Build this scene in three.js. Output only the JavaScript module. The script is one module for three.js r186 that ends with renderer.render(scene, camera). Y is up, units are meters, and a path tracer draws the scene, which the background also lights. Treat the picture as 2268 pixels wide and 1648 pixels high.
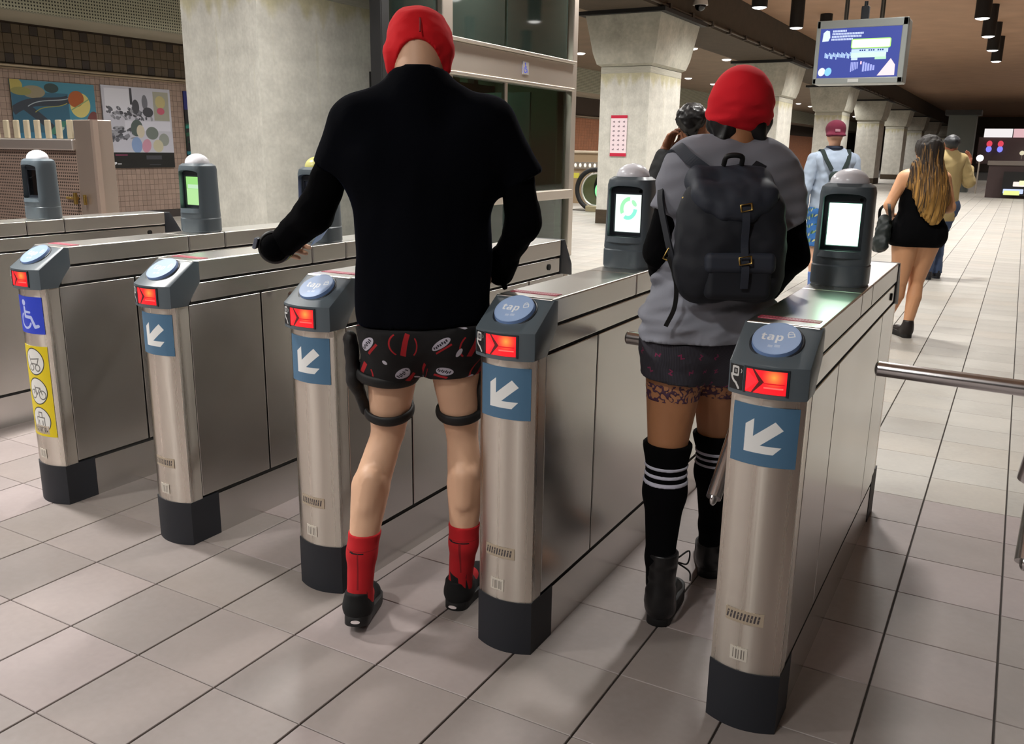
import * as THREE from 'three';
import { RoundedBoxGeometry } from 'three/addons/geometries/RoundedBoxGeometry.js';
import { mergeGeometries, toCreasedNormals, mergeVertices } from 'three/addons/utils/BufferGeometryUtils.js';
import { ImprovedNoise } from 'three/addons/math/ImprovedNoise.js';
import { RectAreaLightUniformsLib } from 'three/addons/lights/RectAreaLightUniformsLib.js';
import { Brush, Evaluator, SUBTRACTION } from 'three-bvh-csg';

// ------------------------------------------------------------------ camera, exposure, light levels
const scene = new THREE.Scene();
scene.background = new THREE.Color(0x000000);
const YAW = 0.513, EYE = 1.45;
const camera = new THREE.PerspectiveCamera(45.88, 2268 / 1648, 0.05, 200);
camera.rotation.order = 'YXZ';
camera.position.set(0, EYE, 0);
camera.rotation.set(-0.249, YAW, 0.015);
scene.add(camera);
camera.updateMatrixWorld(true);
camera.updateProjectionMatrix();
const renderer = new THREE.WebGLRenderer({ antialias: true });
renderer.toneMapping = THREE.LinearToneMapping;
renderer.toneMappingExposure = 1.0;
renderer.shadowMap.enabled = true;
RectAreaLightUniformsLib.init();
const LAMP_CD = 50;                       // each ceiling downlight
const LAMP_COLOR = new THREE.Color(1.0, 0.975, 0.935);
const ROW_X = [-4.85, -1.15, 2.55], BAY_X = [-8.25, -11.6];
const LAMP_Z = (k) => -5.3 - 3.2 * k;

// ------------------------------------------------------------------ helpers
let seed = 7;
const rnd = () => { seed = (seed * 1664525 + 1013904223) % 4294967296; return seed / 4294967296; };
const noise = new ImprovedNoise();
const fbm = (x, y, z, o = 4) => { let s = 0, a = 0.5; for (let i = 0; i < o; i++) { s += a * noise.noise(x, y, z); x *= 2.03; y *= 2.03; z *= 2.03; a *= 0.5; } return s; };
const clamp = (x, a, b) => Math.min(b, Math.max(a, x));
const lerp = (a, b, t) => a + (b - a) * t;
const rgb = (r, g, b) => new THREE.Color().setRGB(r / 255, g / 255, b / 255, THREE.SRGBColorSpace);
const std = (color, roughness = 0.7, metalness = 0, extra = {}) => new THREE.MeshStandardMaterial({ color, roughness, metalness, ...extra });
const phys = (o) => new THREE.MeshPhysicalMaterial(o);
const used = new Map();
function numbered(name) { const n = used.get(name) ?? 0; used.set(name, n + 1); return n ? name + '_' + String(n).padStart(3, '0') : name; }
function tag(o, label, category, group) { o.userData.label = label; o.userData.category = category; if (group) o.userData.group = group; return o; }
function thing(name, label, category, p = [0, 0, 0], turn = 0, group) {
  const g = new THREE.Group(); g.name = numbered(name); g.position.set(...p); g.rotation.y = turn; scene.add(g);
  return tag(g, label, category, group);
}
function part(name, geo, mat, parent) {
  const m = new THREE.Mesh(geo, mat); m.name = parent === scene ? numbered(name) : name; m.castShadow = m.receiveShadow = true; parent.add(m); return m;
}
function struct(name, geo, mat) { const m = part(name, geo, mat, scene); m.userData.kind = 'structure'; return m; }
const merge = (list) => mergeGeometries(list.map((g) => { const h = g.index ? g.toNonIndexed() : g; for (const k of Object.keys(h.attributes)) if (!['position', 'normal', 'uv'].includes(k)) h.deleteAttribute(k); return h; }));
function uvBox(g) {                                                    // uv in metres by the face's main direction
  const h = g.index ? g.toNonIndexed() : g, p = h.attributes.position, n = h.attributes.normal, uv = new Float32Array(p.count * 2);
  for (let i = 0; i < p.count; i++) {
    const ax = Math.abs(n.getX(i)), ay = Math.abs(n.getY(i)), az = Math.abs(n.getZ(i));
    if (ax >= ay && ax >= az) { uv[2 * i] = p.getZ(i); uv[2 * i + 1] = p.getY(i); }
    else if (ay >= az) { uv[2 * i] = p.getX(i); uv[2 * i + 1] = p.getZ(i); }
    else { uv[2 * i] = p.getX(i); uv[2 * i + 1] = p.getY(i); }
  }
  h.setAttribute('uv', new THREE.BufferAttribute(uv, 2)); return h;
}
function span(x0, x1, y0, y1, z0, z1, r = 0) {                          // box between limits, r rounds the edges
  const w = Math.abs(x1 - x0), h = Math.abs(y1 - y0), d = Math.abs(z1 - z0);
  const g = r ? new RoundedBoxGeometry(w, h, d, 2, Math.min(r, w / 2.01, h / 2.01, d / 2.01)) : new THREE.BoxGeometry(w, h, d);
  g.translate((x0 + x1) / 2, (y0 + y1) / 2, (z0 + z1) / 2); return uvBox(g);
}
function rod(a, b, r, r2 = r, seg = 14) {
  const A = new THREE.Vector3(...a), B = new THREE.Vector3(...b), d = B.clone().sub(A), g = new THREE.CylinderGeometry(r2, r, d.length(), seg);
  g.applyQuaternion(new THREE.Quaternion().setFromUnitVectors(new THREE.Vector3(0, 1, 0), d.clone().normalize())).translate(...A.add(B).multiplyScalar(0.5).toArray()); return g;
}
const tube = (pts, r, n = 40, seg = 8, closed = false) => new THREE.TubeGeometry(new THREE.CatmullRomCurve3(pts.map((p) => new THREE.Vector3(...p)), closed), n, r, seg, closed);
function strap(pts, w, t, n = 30, across = null) {                            // a flat band along a curve, its width along 'across' (or tangent x outward)
  const c = new THREE.CatmullRomCurve3(pts.map((p) => new THREE.Vector3(...p))), P = [], I = [];
  for (let i = 0; i <= n; i++) {
    const q = c.getPoint(i / n), tg = c.getTangent(i / n), ac = new THREE.Vector3(...(across ?? [1, 0, 0])); ac.addScaledVector(tg, -ac.dot(tg)).normalize();
    const nm = new THREE.Vector3().crossVectors(tg, ac).normalize();
    for (const [a, b] of [[-1, -1], [1, -1], [1, 1], [-1, 1]]) P.push(...q.clone().addScaledVector(ac, a * w / 2).addScaledVector(nm, b * t / 2).toArray());
  }
  for (let i = 0; i < n; i++) for (let k = 0; k < 4; k++) { const a = i * 4 + k, b = i * 4 + (k + 1) % 4; I.push(a, b, a + 4, b, b + 4, a + 4); }
  I.push(0, 2, 1, 0, 3, 2); const e = n * 4; I.push(e, e + 1, e + 2, e, e + 2, e + 3);
  const g = new THREE.BufferGeometry(); g.setAttribute('position', new THREE.Float32BufferAttribute(P, 3)); g.setIndex(I);
  const h = g.toNonIndexed(); h.computeVertexNormals(); return uvBox(h);
}
function prism(points, y0, y1, crease = 0.6) {                            // outline in x,z raised from y0 to y1
  const s = new THREE.Shape(points.map(([x, z]) => new THREE.Vector2(x, -z)));
  let g = new THREE.ExtrudeGeometry(s, { depth: y1 - y0, bevelEnabled: false, curveSegments: 12 });
  g.rotateX(-Math.PI / 2).translate(0, y0, 0); return uvBox(toCreasedNormals(g, crease));
}
function canvasTex(w, h, draw, srgb = true) {
  const c = document.createElement('canvas'); c.width = w; c.height = h; draw(c.getContext('2d'), w, h);
  const t = new THREE.CanvasTexture(c); if (srgb) t.colorSpace = THREE.SRGBColorSpace; return t;
}
function dataTex(n, f, srgb, rep = [1, 1], m = n) {
  const d = new Uint8Array(n * m * 4);
  for (let y = 0; y < m; y++) for (let x = 0; x < n; x++) { const v = f(x / n, y / m), i = (y * n + x) * 4; for (let c = 0; c < 3; c++) d[i + c] = clamp((v.length ? v[c] : v) * 255, 0, 255); d[i + 3] = 255; }
  const t = new THREE.DataTexture(d, n, m); t.wrapS = t.wrapT = THREE.RepeatWrapping; t.magFilter = THREE.LinearFilter; t.minFilter = THREE.LinearMipmapLinearFilter; t.generateMipmaps = true; t.repeat.set(...rep);
  if (srgb) t.colorSpace = THREE.SRGBColorSpace; t.needsUpdate = true; return t;
}
const per = (u, v, s, o, z = 0) => {                                       // tileable noise
  const a = fbm(u * s, v * s, z, o), b = fbm((u - 1) * s, v * s, z, o), c = fbm(u * s, (v - 1) * s, z, o), d = fbm((u - 1) * s, (v - 1) * s, z, o);
  return lerp(lerp(a, b, u), lerp(c, d, u), v);
};
const heading = (r, F) => [r * Math.cos(YAW) - F * Math.sin(YAW), 0, -r * Math.sin(YAW) - F * Math.cos(YAW)];   // metres to the right of and ahead of the photographer

// ------------------------------------------------------------------ materials
const brushBump = dataTex(256, (u, v) => 0.5 + 0.5 * noise.noise(u * 200, v * 3, 1.5) * 0.8 + 0.2 * noise.noise(u * 60, v * 2, 9), false, [3, 3]);
const smudge = dataTex(256, (u, v) => { const q = 0.235 + 0.10 * per(u, v, 3, 3, 3); return [q, q, q]; }, false, [0.9, 0.9]);
const steel = phys({ color: new THREE.Color(0.57, 0.555, 0.53), roughness: 1, metalness: 1, anisotropy: 0.6, anisotropyRotation: Math.PI / 2, roughnessMap: smudge, bumpMap: brushBump, bumpScale: 0.00002 });
const steelTop = std(new THREE.Color(0.66, 0.645, 0.61), 0.30, 1, { bumpMap: brushBump, bumpScale: 0.00005 });
const postStreak = dataTex(256, (u, v) => { const q = 0.32 + 0.11 * noise.noise(u * 14, v * 0.05, 2.5) + 0.04 * noise.noise(u * 40, v * 0.08, 7.5); return [q, q, q]; }, false, [6, 1]); postStreak.offset.set(0.5, 0);
const steelPost = phys({ color: new THREE.Color(0.66, 0.61, 0.545), roughness: 1, roughnessMap: postStreak, metalness: 1, anisotropy: 0.85, anisotropyRotation: Math.PI / 2 });
const steelBar = std(new THREE.Color(0.80, 0.79, 0.80), 0.22, 1);
const darkSeam = std(rgb(20, 19, 18), 0.7);
const plastic = std(rgb(88, 99, 106), 0.38);
const plasticDark = std(rgb(38, 43, 50), 0.42);
const rubber = std(rgb(26, 29, 36), 0.62);
const black = std(rgb(9, 9, 10), 0.6);
const glossBlack = std(rgb(6, 6, 7), 0.15);
const domeWhite = phys({ color: rgb(240, 241, 248), roughness: 0.25, sheen: 0.2 });
const domeYellow = phys({ color: rgb(225, 222, 140), roughness: 0.3 });
const brass = std(rgb(190, 160, 90), 0.3, 1);
const concreteTex = dataTex(512, (u, v) => { const q = 0.74 + 0.16 * per(u, v, 6, 5) + 0.10 * per(u, v, 26, 3, 4) - 0.22 * Math.max(0, per(u, v, 4, 4, 12) - 0.12); return [q, q * 0.99, q * 0.95]; }, true, [0.55, 0.55]);
const concreteBump = dataTex(256, (u, v) => 0.5 + 0.5 * per(u, v, 26, 4, 7), false, [1.2, 1.2]);
const concrete = std(rgb(235, 234, 226), 0.85, 0, { map: concreteTex, bumpMap: concreteBump, bumpScale: 0.004 });
const concreteDark = std(rgb(92, 78, 62), 0.9, 0, { map: concreteTex, bumpMap: concreteBump, bumpScale: 0.004 });
const ceilTex = dataTex(256, (u, v) => { const q = 0.80 + 0.12 * per(u, v, 5, 4); return [q, q, q]; }, true, [0.3, 0.3]);
const ceilMat = std(rgb(194, 152, 119), 0.75, 0, { map: ceilTex });
const frameMetal = std(new THREE.Color(0.52, 0.47, 0.41), 0.42, 0.9);

// ------------------------------------------------------------------ floor of square tiles
const T = 0.3125, TZ = 0.3155, X0 = -0.1855, Z0 = -2.09;
const floor = struct('floor', span(-16, 6.5, -0.25, -0.006, 8, -100), std(rgb(48, 42, 38), 0.9));
{
  const tileTex = dataTex(512, (u, v) => { const q = 0.86 + 0.10 * per(u, v, 5, 5) + 0.05 * per(u, v, 60, 2, 3), p = 0.02 * per(u, v, 3, 3, 20); return [q + p, q, q - p]; }, true);
  const tileRough = dataTex(256, (u, v) => 0.52 + 0.22 * per(u, v, 6, 4, 5), false);
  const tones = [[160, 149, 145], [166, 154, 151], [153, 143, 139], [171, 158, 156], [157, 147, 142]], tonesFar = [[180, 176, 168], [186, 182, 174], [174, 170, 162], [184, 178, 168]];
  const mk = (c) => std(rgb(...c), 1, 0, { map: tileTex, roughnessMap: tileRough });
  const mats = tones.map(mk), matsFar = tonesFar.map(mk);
  function tileGeo(off) {
    const w = T / 2 - 0.0028, d = TZ / 2 - 0.0014, c = 0.0016, P = [], I = [], U = [];
    for (const [y, k] of [[0, c], [-c, 0], [-0.009, 0]]) for (const [sx, sz] of [[-1, 1], [1, 1], [1, -1], [-1, -1]]) { P.push(sx * (w - k), y, sz * (d - k)); U.push(off + sx * w * 0.7, off * 1.7 + sz * d * 0.7); }
    I.push(0, 1, 2, 0, 2, 3); for (const r of [0, 4]) for (let k = 0; k < 4; k++) { const a = r + k, b = r + (k + 1) % 4; I.push(a, a + 4, b, b, a + 4, b + 4); }
    const g = new THREE.BufferGeometry(); g.setAttribute('position', new THREE.Float32BufferAttribute(P, 3)); g.setAttribute('uv', new THREE.Float32BufferAttribute(U, 2)); g.setIndex(I);
    const h = g.toNonIndexed(); h.computeVertexNormals(); return h;
  }
  const geos = [0.1, 0.37, 0.61, 0.83].map(tileGeo), v = new THREE.Vector3(), all = [];
  for (let i = -50; i <= 20; i++) for (let j = -24; j <= 186; j++) {
    const x = X0 + T * (i + 0.5), z = Z0 - TZ * (j + 0.5); let near = 0;
    if (x < -15.9 || x > 6.3) continue;
    v.set(x, 0, z).applyMatrix4(camera.matrixWorldInverse);
    const depth = -v.z; v.applyMatrix4(camera.projectionMatrix);
    if (depth > 0.3 && Math.abs(v.x) < 1.12 && Math.abs(v.y) < 1.15) near = 1 / depth ** 3;
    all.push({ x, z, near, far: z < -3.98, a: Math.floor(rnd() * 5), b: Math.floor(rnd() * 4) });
  }
  all.sort((p, q) => q.near - p.near);
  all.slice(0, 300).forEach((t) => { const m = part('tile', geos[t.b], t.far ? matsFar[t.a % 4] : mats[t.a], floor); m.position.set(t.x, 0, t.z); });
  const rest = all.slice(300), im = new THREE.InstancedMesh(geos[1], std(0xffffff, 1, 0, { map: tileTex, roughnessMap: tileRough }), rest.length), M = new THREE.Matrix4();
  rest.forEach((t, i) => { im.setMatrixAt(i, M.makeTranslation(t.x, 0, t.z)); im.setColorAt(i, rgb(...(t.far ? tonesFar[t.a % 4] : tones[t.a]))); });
  im.name = 'distant_tiles'; im.userData.kind = 'stuff'; im.receiveShadow = true; floor.add(im);
}

// ------------------------------------------------------------------ shell of the station hall
struct('ceiling', span(-6.9, 6.5, 4.85, 5.05, 8, -100), ceilMat);
struct('ceiling_bay', span(-15.2, -6.9, 4.15, 4.35, 8, -100), std(rgb(150, 128, 104), 0.8, 0, { map: ceilTex }));
struct('trim_1', span(-7.6, -6.2, 4.0, 4.86, 8, -100), concreteDark);                       // the concrete beam over the columns
struct('wall_right', span(6.3, 6.5, -0.2, 5, 8, -100), std(rgb(120, 92, 74), 0.7));
struct('wall_back', span(-16, 6.5, -0.2, 5, 7.8, 8), std(rgb(70, 60, 52), 0.8));
struct('wall_far', span(-16, 6.5, -0.2, 5, -95, -95.2), std(rgb(104, 92, 84), 0.8));
const perfTex = dataTex(64, (u, v) => { const d = Math.hypot(u - 0.5, v - 0.5); const q = d < 0.27 ? 0.22 : 0.86; return [q, q, q * 0.95]; }, true, [20, 20]);
struct('trim_2', span(-13.75, -13.6, 3.38, 4.15, 8, -100), std(rgb(196, 194, 180), 0.6, 0.1, { map: perfTex }));   // perforated drop panel
struct('trim_3', span(-15, -13.75, 3.38, 3.5, 8, -100), std(rgb(168, 158, 140), 0.85));
const wallL = struct('wall_left', span(-15.3, -15.03, -0.2, 3.5, 8, -100), std(rgb(62, 48, 38), 0.85));
{
  const g = new RoundedBoxGeometry(0.03, 0.152, 0.152, 1, 0.004), dark = std(rgb(44, 32, 25), 0.5), tan = [std(rgb(84, 69, 50), 0.5), std(rgb(79, 65, 47), 0.5), std(rgb(89, 73, 54), 0.5)];
  for (let k = 0; k < 56; k++) for (let r = 0; r < 4; r++) {                             // band of glazed tiles above the rail with a dark square every third one
    const z = -8.1 - 0.157 * k, y = 2.80 + 0.157 * r, d = k % 3 === 2 && (r === 0 || r === 3) ? dark : tan[(k * 7 + r * 5) % 3];
    part('tile', g, d, wallL).position.set(-15.02, y, z);
  }
  const gs = new RoundedBoxGeometry(0.03, 0.098, 0.098, 1, 0.003), list = [];
  for (let z = 6; z > -75; z -= 0.101) for (let y = 0.2; y < 2.65; y += 0.101) list.push([y, z]);
  const im = new THREE.InstancedMesh(gs, std(0xffffff, 0.5), list.length), M = new THREE.Matrix4();
  list.forEach(([y, z], i) => { const q = 0.93 + 0.1 * rnd(), c = z > -18 ? rgb(150 * q, 128 * q, 116 * q) : rgb(156 * q, 100 * q, 68 * q); im.setMatrixAt(i, M.makeTranslation(-15.02, y, z)); im.setColorAt(i, c); });
  im.name = 'field_tiles'; im.userData.kind = 'stuff'; im.receiveShadow = true; wallL.add(im);
}
struct('baseboard_left', span(-15.03, -14.98, 0, 0.15, 8, -100), std(rgb(52, 45, 42), 0.6));
struct('trim_4', merge([rod([-14.96, 2.68, 8], [-14.96, 2.68, -60], 0.03), span(-15.03, -14.95, 2.62, 2.645, 8, -60)]), std(rgb(150, 135, 115), 0.3, 0.8));

// ------------------------------------------------------------------ ceiling downlights
{
  const can = merge([new THREE.CylinderGeometry(0.15, 0.15, 0.7, 28, 1, true).translate(0, 0.35, 0), new THREE.CylinderGeometry(0.138, 0.138, 0.7, 28, 1, true).scale(-1, 1, 1).translate(0, 0.35, 0), new THREE.RingGeometry(0.138, 0.15, 28).rotateX(Math.PI / 2), new THREE.CircleGeometry(0.15, 28).rotateX(-Math.PI / 2).translate(0, 0.7, 0)]);
  const trim = new THREE.RingGeometry(0.12, 0.17, 28).rotateX(Math.PI / 2), disc = new THREE.SphereGeometry(0.137, 28, 10, 0, 2 * Math.PI, Math.PI / 2, Math.PI / 2).scale(1, 0.32, 1);
  const glow = std(rgb(255, 250, 240), 0.5, 0, { emissive: LAMP_COLOR, emissiveIntensity: 5 });
  const canMat = std(rgb(13, 12, 12), 0.6), trimMat = std(rgb(60, 55, 48), 0.5);
  function lamp(t, y, cd, angle) {
    const s = new THREE.SpotLight(LAMP_COLOR, cd, 0, angle, 0.75, 2); s.position.set(0, y, 0); s.castShadow = true; s.shadow.radius = 8;
    s.name = 'lamp'; t.add(s); s.target.position.set(0, y - 1, 0); s.target.name = 'aim'; t.add(s.target);
  }
  const nth = ['first', 'second', 'third', 'fourth', 'fifth', 'sixth', 'seventh', 'eighth', 'ninth', 'tenth', 'eleventh', 'twelfth'];
  ROW_X.forEach((x, r) => { for (let k = r === 2 ? 3 : -3; k <= [10, 8, 27][r]; k++) {
    if (r === 1 && k === -1) continue;
    const z = LAMP_Z(k), row = ['beside the concrete beam', 'over the middle of hall', 'along the right of hall'][r], i = r === 2 ? -1 : k - [4, 5][r];
    const t = thing('downlight', r === 2 ? 'black cylinder downlight ' + row + ', beyond the picture edge' : i < 0 ? 'black cylinder downlight ' + row + ', closer than any in view' : nth[i] ? nth[i] + ' black cylinder downlight in view ' + row : 'distant black cylinder downlight ' + row, 'ceiling light', [x, 4.15, z], 0, ['downlights beside the beam', 'downlights over the hall', 'downlights along the right'][r]);
    part('housing', can, canMat, t); part('lens', disc, glow, t).position.y = 0.012; lamp(t, -0.05, LAMP_CD * (r === 0 ? (k >= 3 ? 1 : k >= 0 ? 1.2 : 1.5) : k >= 0 ? 1 : 0.75), 1.38);
  } });
  BAY_X.forEach((x, r) => { for (let k = -3; k <= [26, 22][r]; k++) {
    const z = LAMP_Z(k) + 0.15, row = ['just behind the columns', 'nearer the poster wall'][r], i = k - [3, 1][r];
    const t = thing('recessed_light', i < 0 ? 'round recessed ceiling light ' + row + ', closer than any in view' : nth[i] ? nth[i] + ' round recessed ceiling light in view ' + row : 'distant round recessed ceiling light ' + row, 'ceiling light', [x, 4.15, z], 0, ['recessed bay lights behind the columns', 'recessed bay lights near the wall'][r]);
    part('trim_ring', trim, trimMat, t).position.y = -0.004; part('lens', disc, glow, t).position.y = -0.002; lamp(t, -0.06, LAMP_CD * (k <= 0 ? 0.4 : 0.8), 1.38);
  } });
}

// ------------------------------------------------------------------ concrete columns
{
  const stainTex = canvasTex(512, 1024, (c, w, h) => {
    const d = c.createImageData(w, h);
    for (let y = 0; y < h; y++) for (let x = 0; x < w; x++) {
      const u = x / w, v = y / h; let q = 0.78 + 0.10 * fbm(u * 5, v * 12, 2, 5) + 0.06 * fbm(u * 40, v * 60, 6, 3) + 0.04 * fbm(u * 14, v * 1.5, 11, 3);
      const st = clamp(0.75 - v * 9 + 1.2 * fbm(u * 9, v * 4, 31, 3), 0, 0.5), drip = clamp(fbm(u * 18, v * 1.2, 44, 3) - 0.22, 0, 0.3) * clamp(1 - v * 1.3, 0, 1);
      const k = st * 0.5 + drip * 0.8, i = (y * w + x) * 4;
      d.data[i] = 255 * q * (1 - 0.35 * k); d.data[i + 1] = 255 * q * 0.99 * (1 - 0.42 * k); d.data[i + 2] = 255 * q * 0.945 * (1 - 0.85 * k); d.data[i + 3] = 255;
    }
    c.putImageData(d, 0, 0);
  });
  const shaftMat = std(0xffffff, 0.85, 0, { map: stainTex, bumpMap: concreteBump, bumpScale: 0.004 });
  const W = 1.02, D = 1.76;
  const shaft = mergeGeometries([new THREE.BoxGeometry(W, 2.62, D).translate(0, 0.28 + 1.31, 0).toNonIndexed()]);
  const collar = new RoundedBoxGeometry(W + 0.015, 0.13, D + 0.015, 2, 0.02).translate(0, 2.95, 0);
  const foot = new RoundedBoxGeometry(W + 0.02, 0.28, D + 0.02, 2, 0.01).translate(0, 0.14, 0);
  function cap() {
    const P = [], I = [], lev = [[0, 0.0, 3.02], [0.07, 0.07, 3.06], [0.13, 0.13, 3.25], [0.25, 0.25, 3.92], [0.25, 0.25, 3.93]];
    for (const [ex, ez, y] of lev) for (const [a, b] of [[-1, 1], [1, 1], [1, -1], [-1, -1]]) P.push(a * (W / 2 + ex), y, b * (D / 2 + ez));
    for (let l = 0; l < lev.length - 1; l++) for (let k = 0; k < 4; k++) { const a = l * 4 + k, b = l * 4 + (k + 1) % 4; I.push(a, b, a + 4, b, b + 4, a + 4); }
    const t = (lev.length - 1) * 4; I.push(t, t + 1, t + 2, t, t + 2, t + 3, 0, 2, 1, 0, 3, 2);
    const g = new THREE.BufferGeometry(); g.setAttribute('position', new THREE.Float32BufferAttribute(P, 3)); g.setIndex(I); const h = g.toNonIndexed(); h.computeVertexNormals(); return uvBox(h);
  }
  const capGeo = cap(), plate = new THREE.BoxGeometry(W + 0.74, 0.07, D + 0.74).translate(0, 3.965, 0), joint = new THREE.BoxGeometry(W - 0.03, 0.05, D - 0.03).translate(0, 3.02, 0);
  const words = ['broad concrete column directly behind the turnstile row', 'concrete column with flared capital and a red and white notice', 'second flared concrete column, partly behind the red-hooded backpack wearer', 'third flared column, rising behind the person in the maroon cap', 'fourth flared column, half hidden behind the third', 'farther concrete column of the row under the beam'];
  for (let i = 0; i < 9; i++) {
    const front = i === 0 ? -6.45 : -16.6 - 10.3 * (i - 1); if (front < -90) break;
    const t = thing('concrete_column', words[Math.min(i, 5)], 'column', [-6.94, 0, front - D / 2], 0, i >= 5 ? 'far columns under the beam' : 'flared columns carrying the beam');
    part('shaft', shaft, shaftMat, t); part('collar', collar, concrete, t); part('base_band', foot, concreteDark, t);
    part('capital', capGeo, concrete, t); part('joint', joint, darkSeam, t); part('bearing_plate', plate, black, t);
  }
  const notice = thing('notice', 'narrow red and white notice of small black lines on column', 'notice', [-7.02, 1.72, -16.585]);
  part('sheet', span(-0.17, 0.17, -0.39, 0.39, -0.004, 0.004), std(0xffffff, 0.5, 0, { map: null }), notice).visible = true;
  notice.children[0].geometry.dispose(); notice.children[0].geometry = new THREE.BoxGeometry(0.34, 0.78, 0.01);
  notice.children[0].material = std(0xffffff, 0.5, 0, { map: canvasTex(256, 588, (c, w, h) => {
    c.fillStyle = '#ecd9df'; c.fillRect(0, 0, w, h); c.fillStyle = '#c2203f'; c.fillRect(0, 0, w, 44); c.fillRect(0, h - 48, w, 48);
    c.fillStyle = '#5c4a55'; for (let r = 0; r < 7; r++) for (let k = 0; k < 3; k++) { c.save(); c.translate(44 + k * 80, 92 + r * 66); c.rotate(-0.5); c.fillRect(-14, -6, 34, 10); c.fillRect(-4, 8, 22, 8); c.restore(); }
  }) });
}

// ------------------------------------------------------------------ glazed steel enclosure between the columns
{
  const t = thing('glass_elevator_enclosure', 'steel framed glass enclosure with wide metal band beside the big column', 'elevator', [-5.4, 0, -7.0]);
  const L = 4.12, glassTop = phys({ color: rgb(34, 42, 38), roughness: 0.04, metalness: 0, specularIntensity: 1 });
  const pane = phys({ color: rgb(150, 172, 158), roughness: 0.03, transmission: 1, thickness: 0, ior: 1.5 });
  const ys = [[0.12, 0.80], [0.92, 2.2], [2.56, 3.98]], zs = [[-0.06, -1.02], [-1.22, -2.4], [-2.46, -L + 0.08]];
  const F = (n, x0, x1, y0, y1, z0, z1) => part(n, span(x0, x1, y0, y1, z0, z1, 0.012), frameMetal, t);
  part('dark_post', span(-0.14, 0, 0, 4.0, 0, -0.13, 0.012), black, t); F('mullion', -0.14, 0, 0, 4.0, -1.03, -1.22); F('mullion', -0.14, 0, 0, 4.0, -L, -L - 0.13);
  F('slim_mullion', -0.1, -0.04, 0.9, 2.22, -2.40, -2.46);
  F('metal_band', -0.12, 0.015, 2.24, 2.54, -1.03, -L); F('band_ledge', -0.12, 0.06, 2.54, 2.58, -1.03, -L); F('band_sill', -0.12, 0.04, 2.20, 2.24, -1.03, -L);
  F('rail', -0.12, 0.05, 0.80, 0.92, -1.03, -L); F('sill', -0.12, 0.02, 0, 0.12, 0, -L);
  zs.forEach(([a, b], i) => { ys.forEach(([y0, y1], j) => { if (i === 0 && j < 2) return; part('glass_pane', span(-0.07, -0.06, y0, y1, a, b), j === 2 || i === 0 ? glassTop : pane, t); }); });
  part('glass_pane', span(-0.07, -0.06, 0.1, 2.56, -0.06, -1.02), glassTop, t);
  part('end_pane', span(-2.1, -0.14, 0.1, 3.98, -L - 0.07, -L - 0.06), pane, t);
  part('car_wall', span(-1.75, -1.7, 0, 4.0, -0.4, -L + 0.5), std(rgb(120, 132, 120), 0.5), t);
  part('rear_panel', span(-1.7, -0.16, 0, 4.0, -L + 0.1, -L + 0.14), std(rgb(122, 130, 112), 0.6), t); part('side_jamb', span(-1.0, -0.2, 0.1, 2.15, -3.3, -3.34), std(rgb(150, 158, 160), 0.4, 0.3), t);
  part('car_frame', merge([span(-1.0, -0.9, 0, 4.0, -1.9, -2.05), span(-1.1, -0.9, 2.0, 2.25, -1.1, -3.6), span(-1.2, -1.1, 0, 4.0, -3.4, -3.5)]), black, t);
  part('car_door', span(-1.66, -1.62, 0.1, 2.1, -2.3, -3.2), std(rgb(165, 178, 180), 0.4, 0.2), t);
  part('cabin_light', span(-1.3, -1.0, 2.9, 2.93, -2.2, -2.8), std(0x222222, 0.4, 0, { emissive: rgb(225, 240, 225), emissiveIntensity: 1.2 }), t); const cl = new THREE.RectAreaLight(rgb(225, 240, 225), 40, 0.3, 0.6); cl.position.set(-1.15, 2.89, -2.5); cl.lookAt(new THREE.Vector3(-6.55, 0, -9.5)); cl.name = 'cabin_glow'; t.add(cl); cl.rotation.set(-Math.PI / 2, 0, 0);
  const icon = canvasTex(128, 128, (c) => {
    c.fillStyle = '#8f8a86'; c.fillRect(0, 0, 128, 128); c.strokeStyle = '#2a3fc0'; c.fillStyle = '#2a3fc0'; c.lineWidth = 11; c.lineCap = 'round';
    c.beginPath(); c.arc(52, 22, 11, 0, 7); c.fill(); c.beginPath(); c.moveTo(52, 38); c.lineTo(54, 72); c.lineTo(84, 74); c.lineTo(96, 104); c.stroke(); c.beginPath(); c.moveTo(54, 52); c.lineTo(78, 54); c.stroke(); c.beginPath(); c.arc(54, 82, 27, 0.4, 4.0); c.stroke();
  });
  const s = thing('accessibility_sign', 'small blue wheelchair symbol on the metal band of glass enclosure', 'sign', [-5.378, 2.39, -9.77], Math.PI / 2);
  part('plate', new THREE.BoxGeometry(0.15, 0.15, 0.008), std(0xffffff, 0.5, 0, { map: icon }), s);
}

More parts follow.
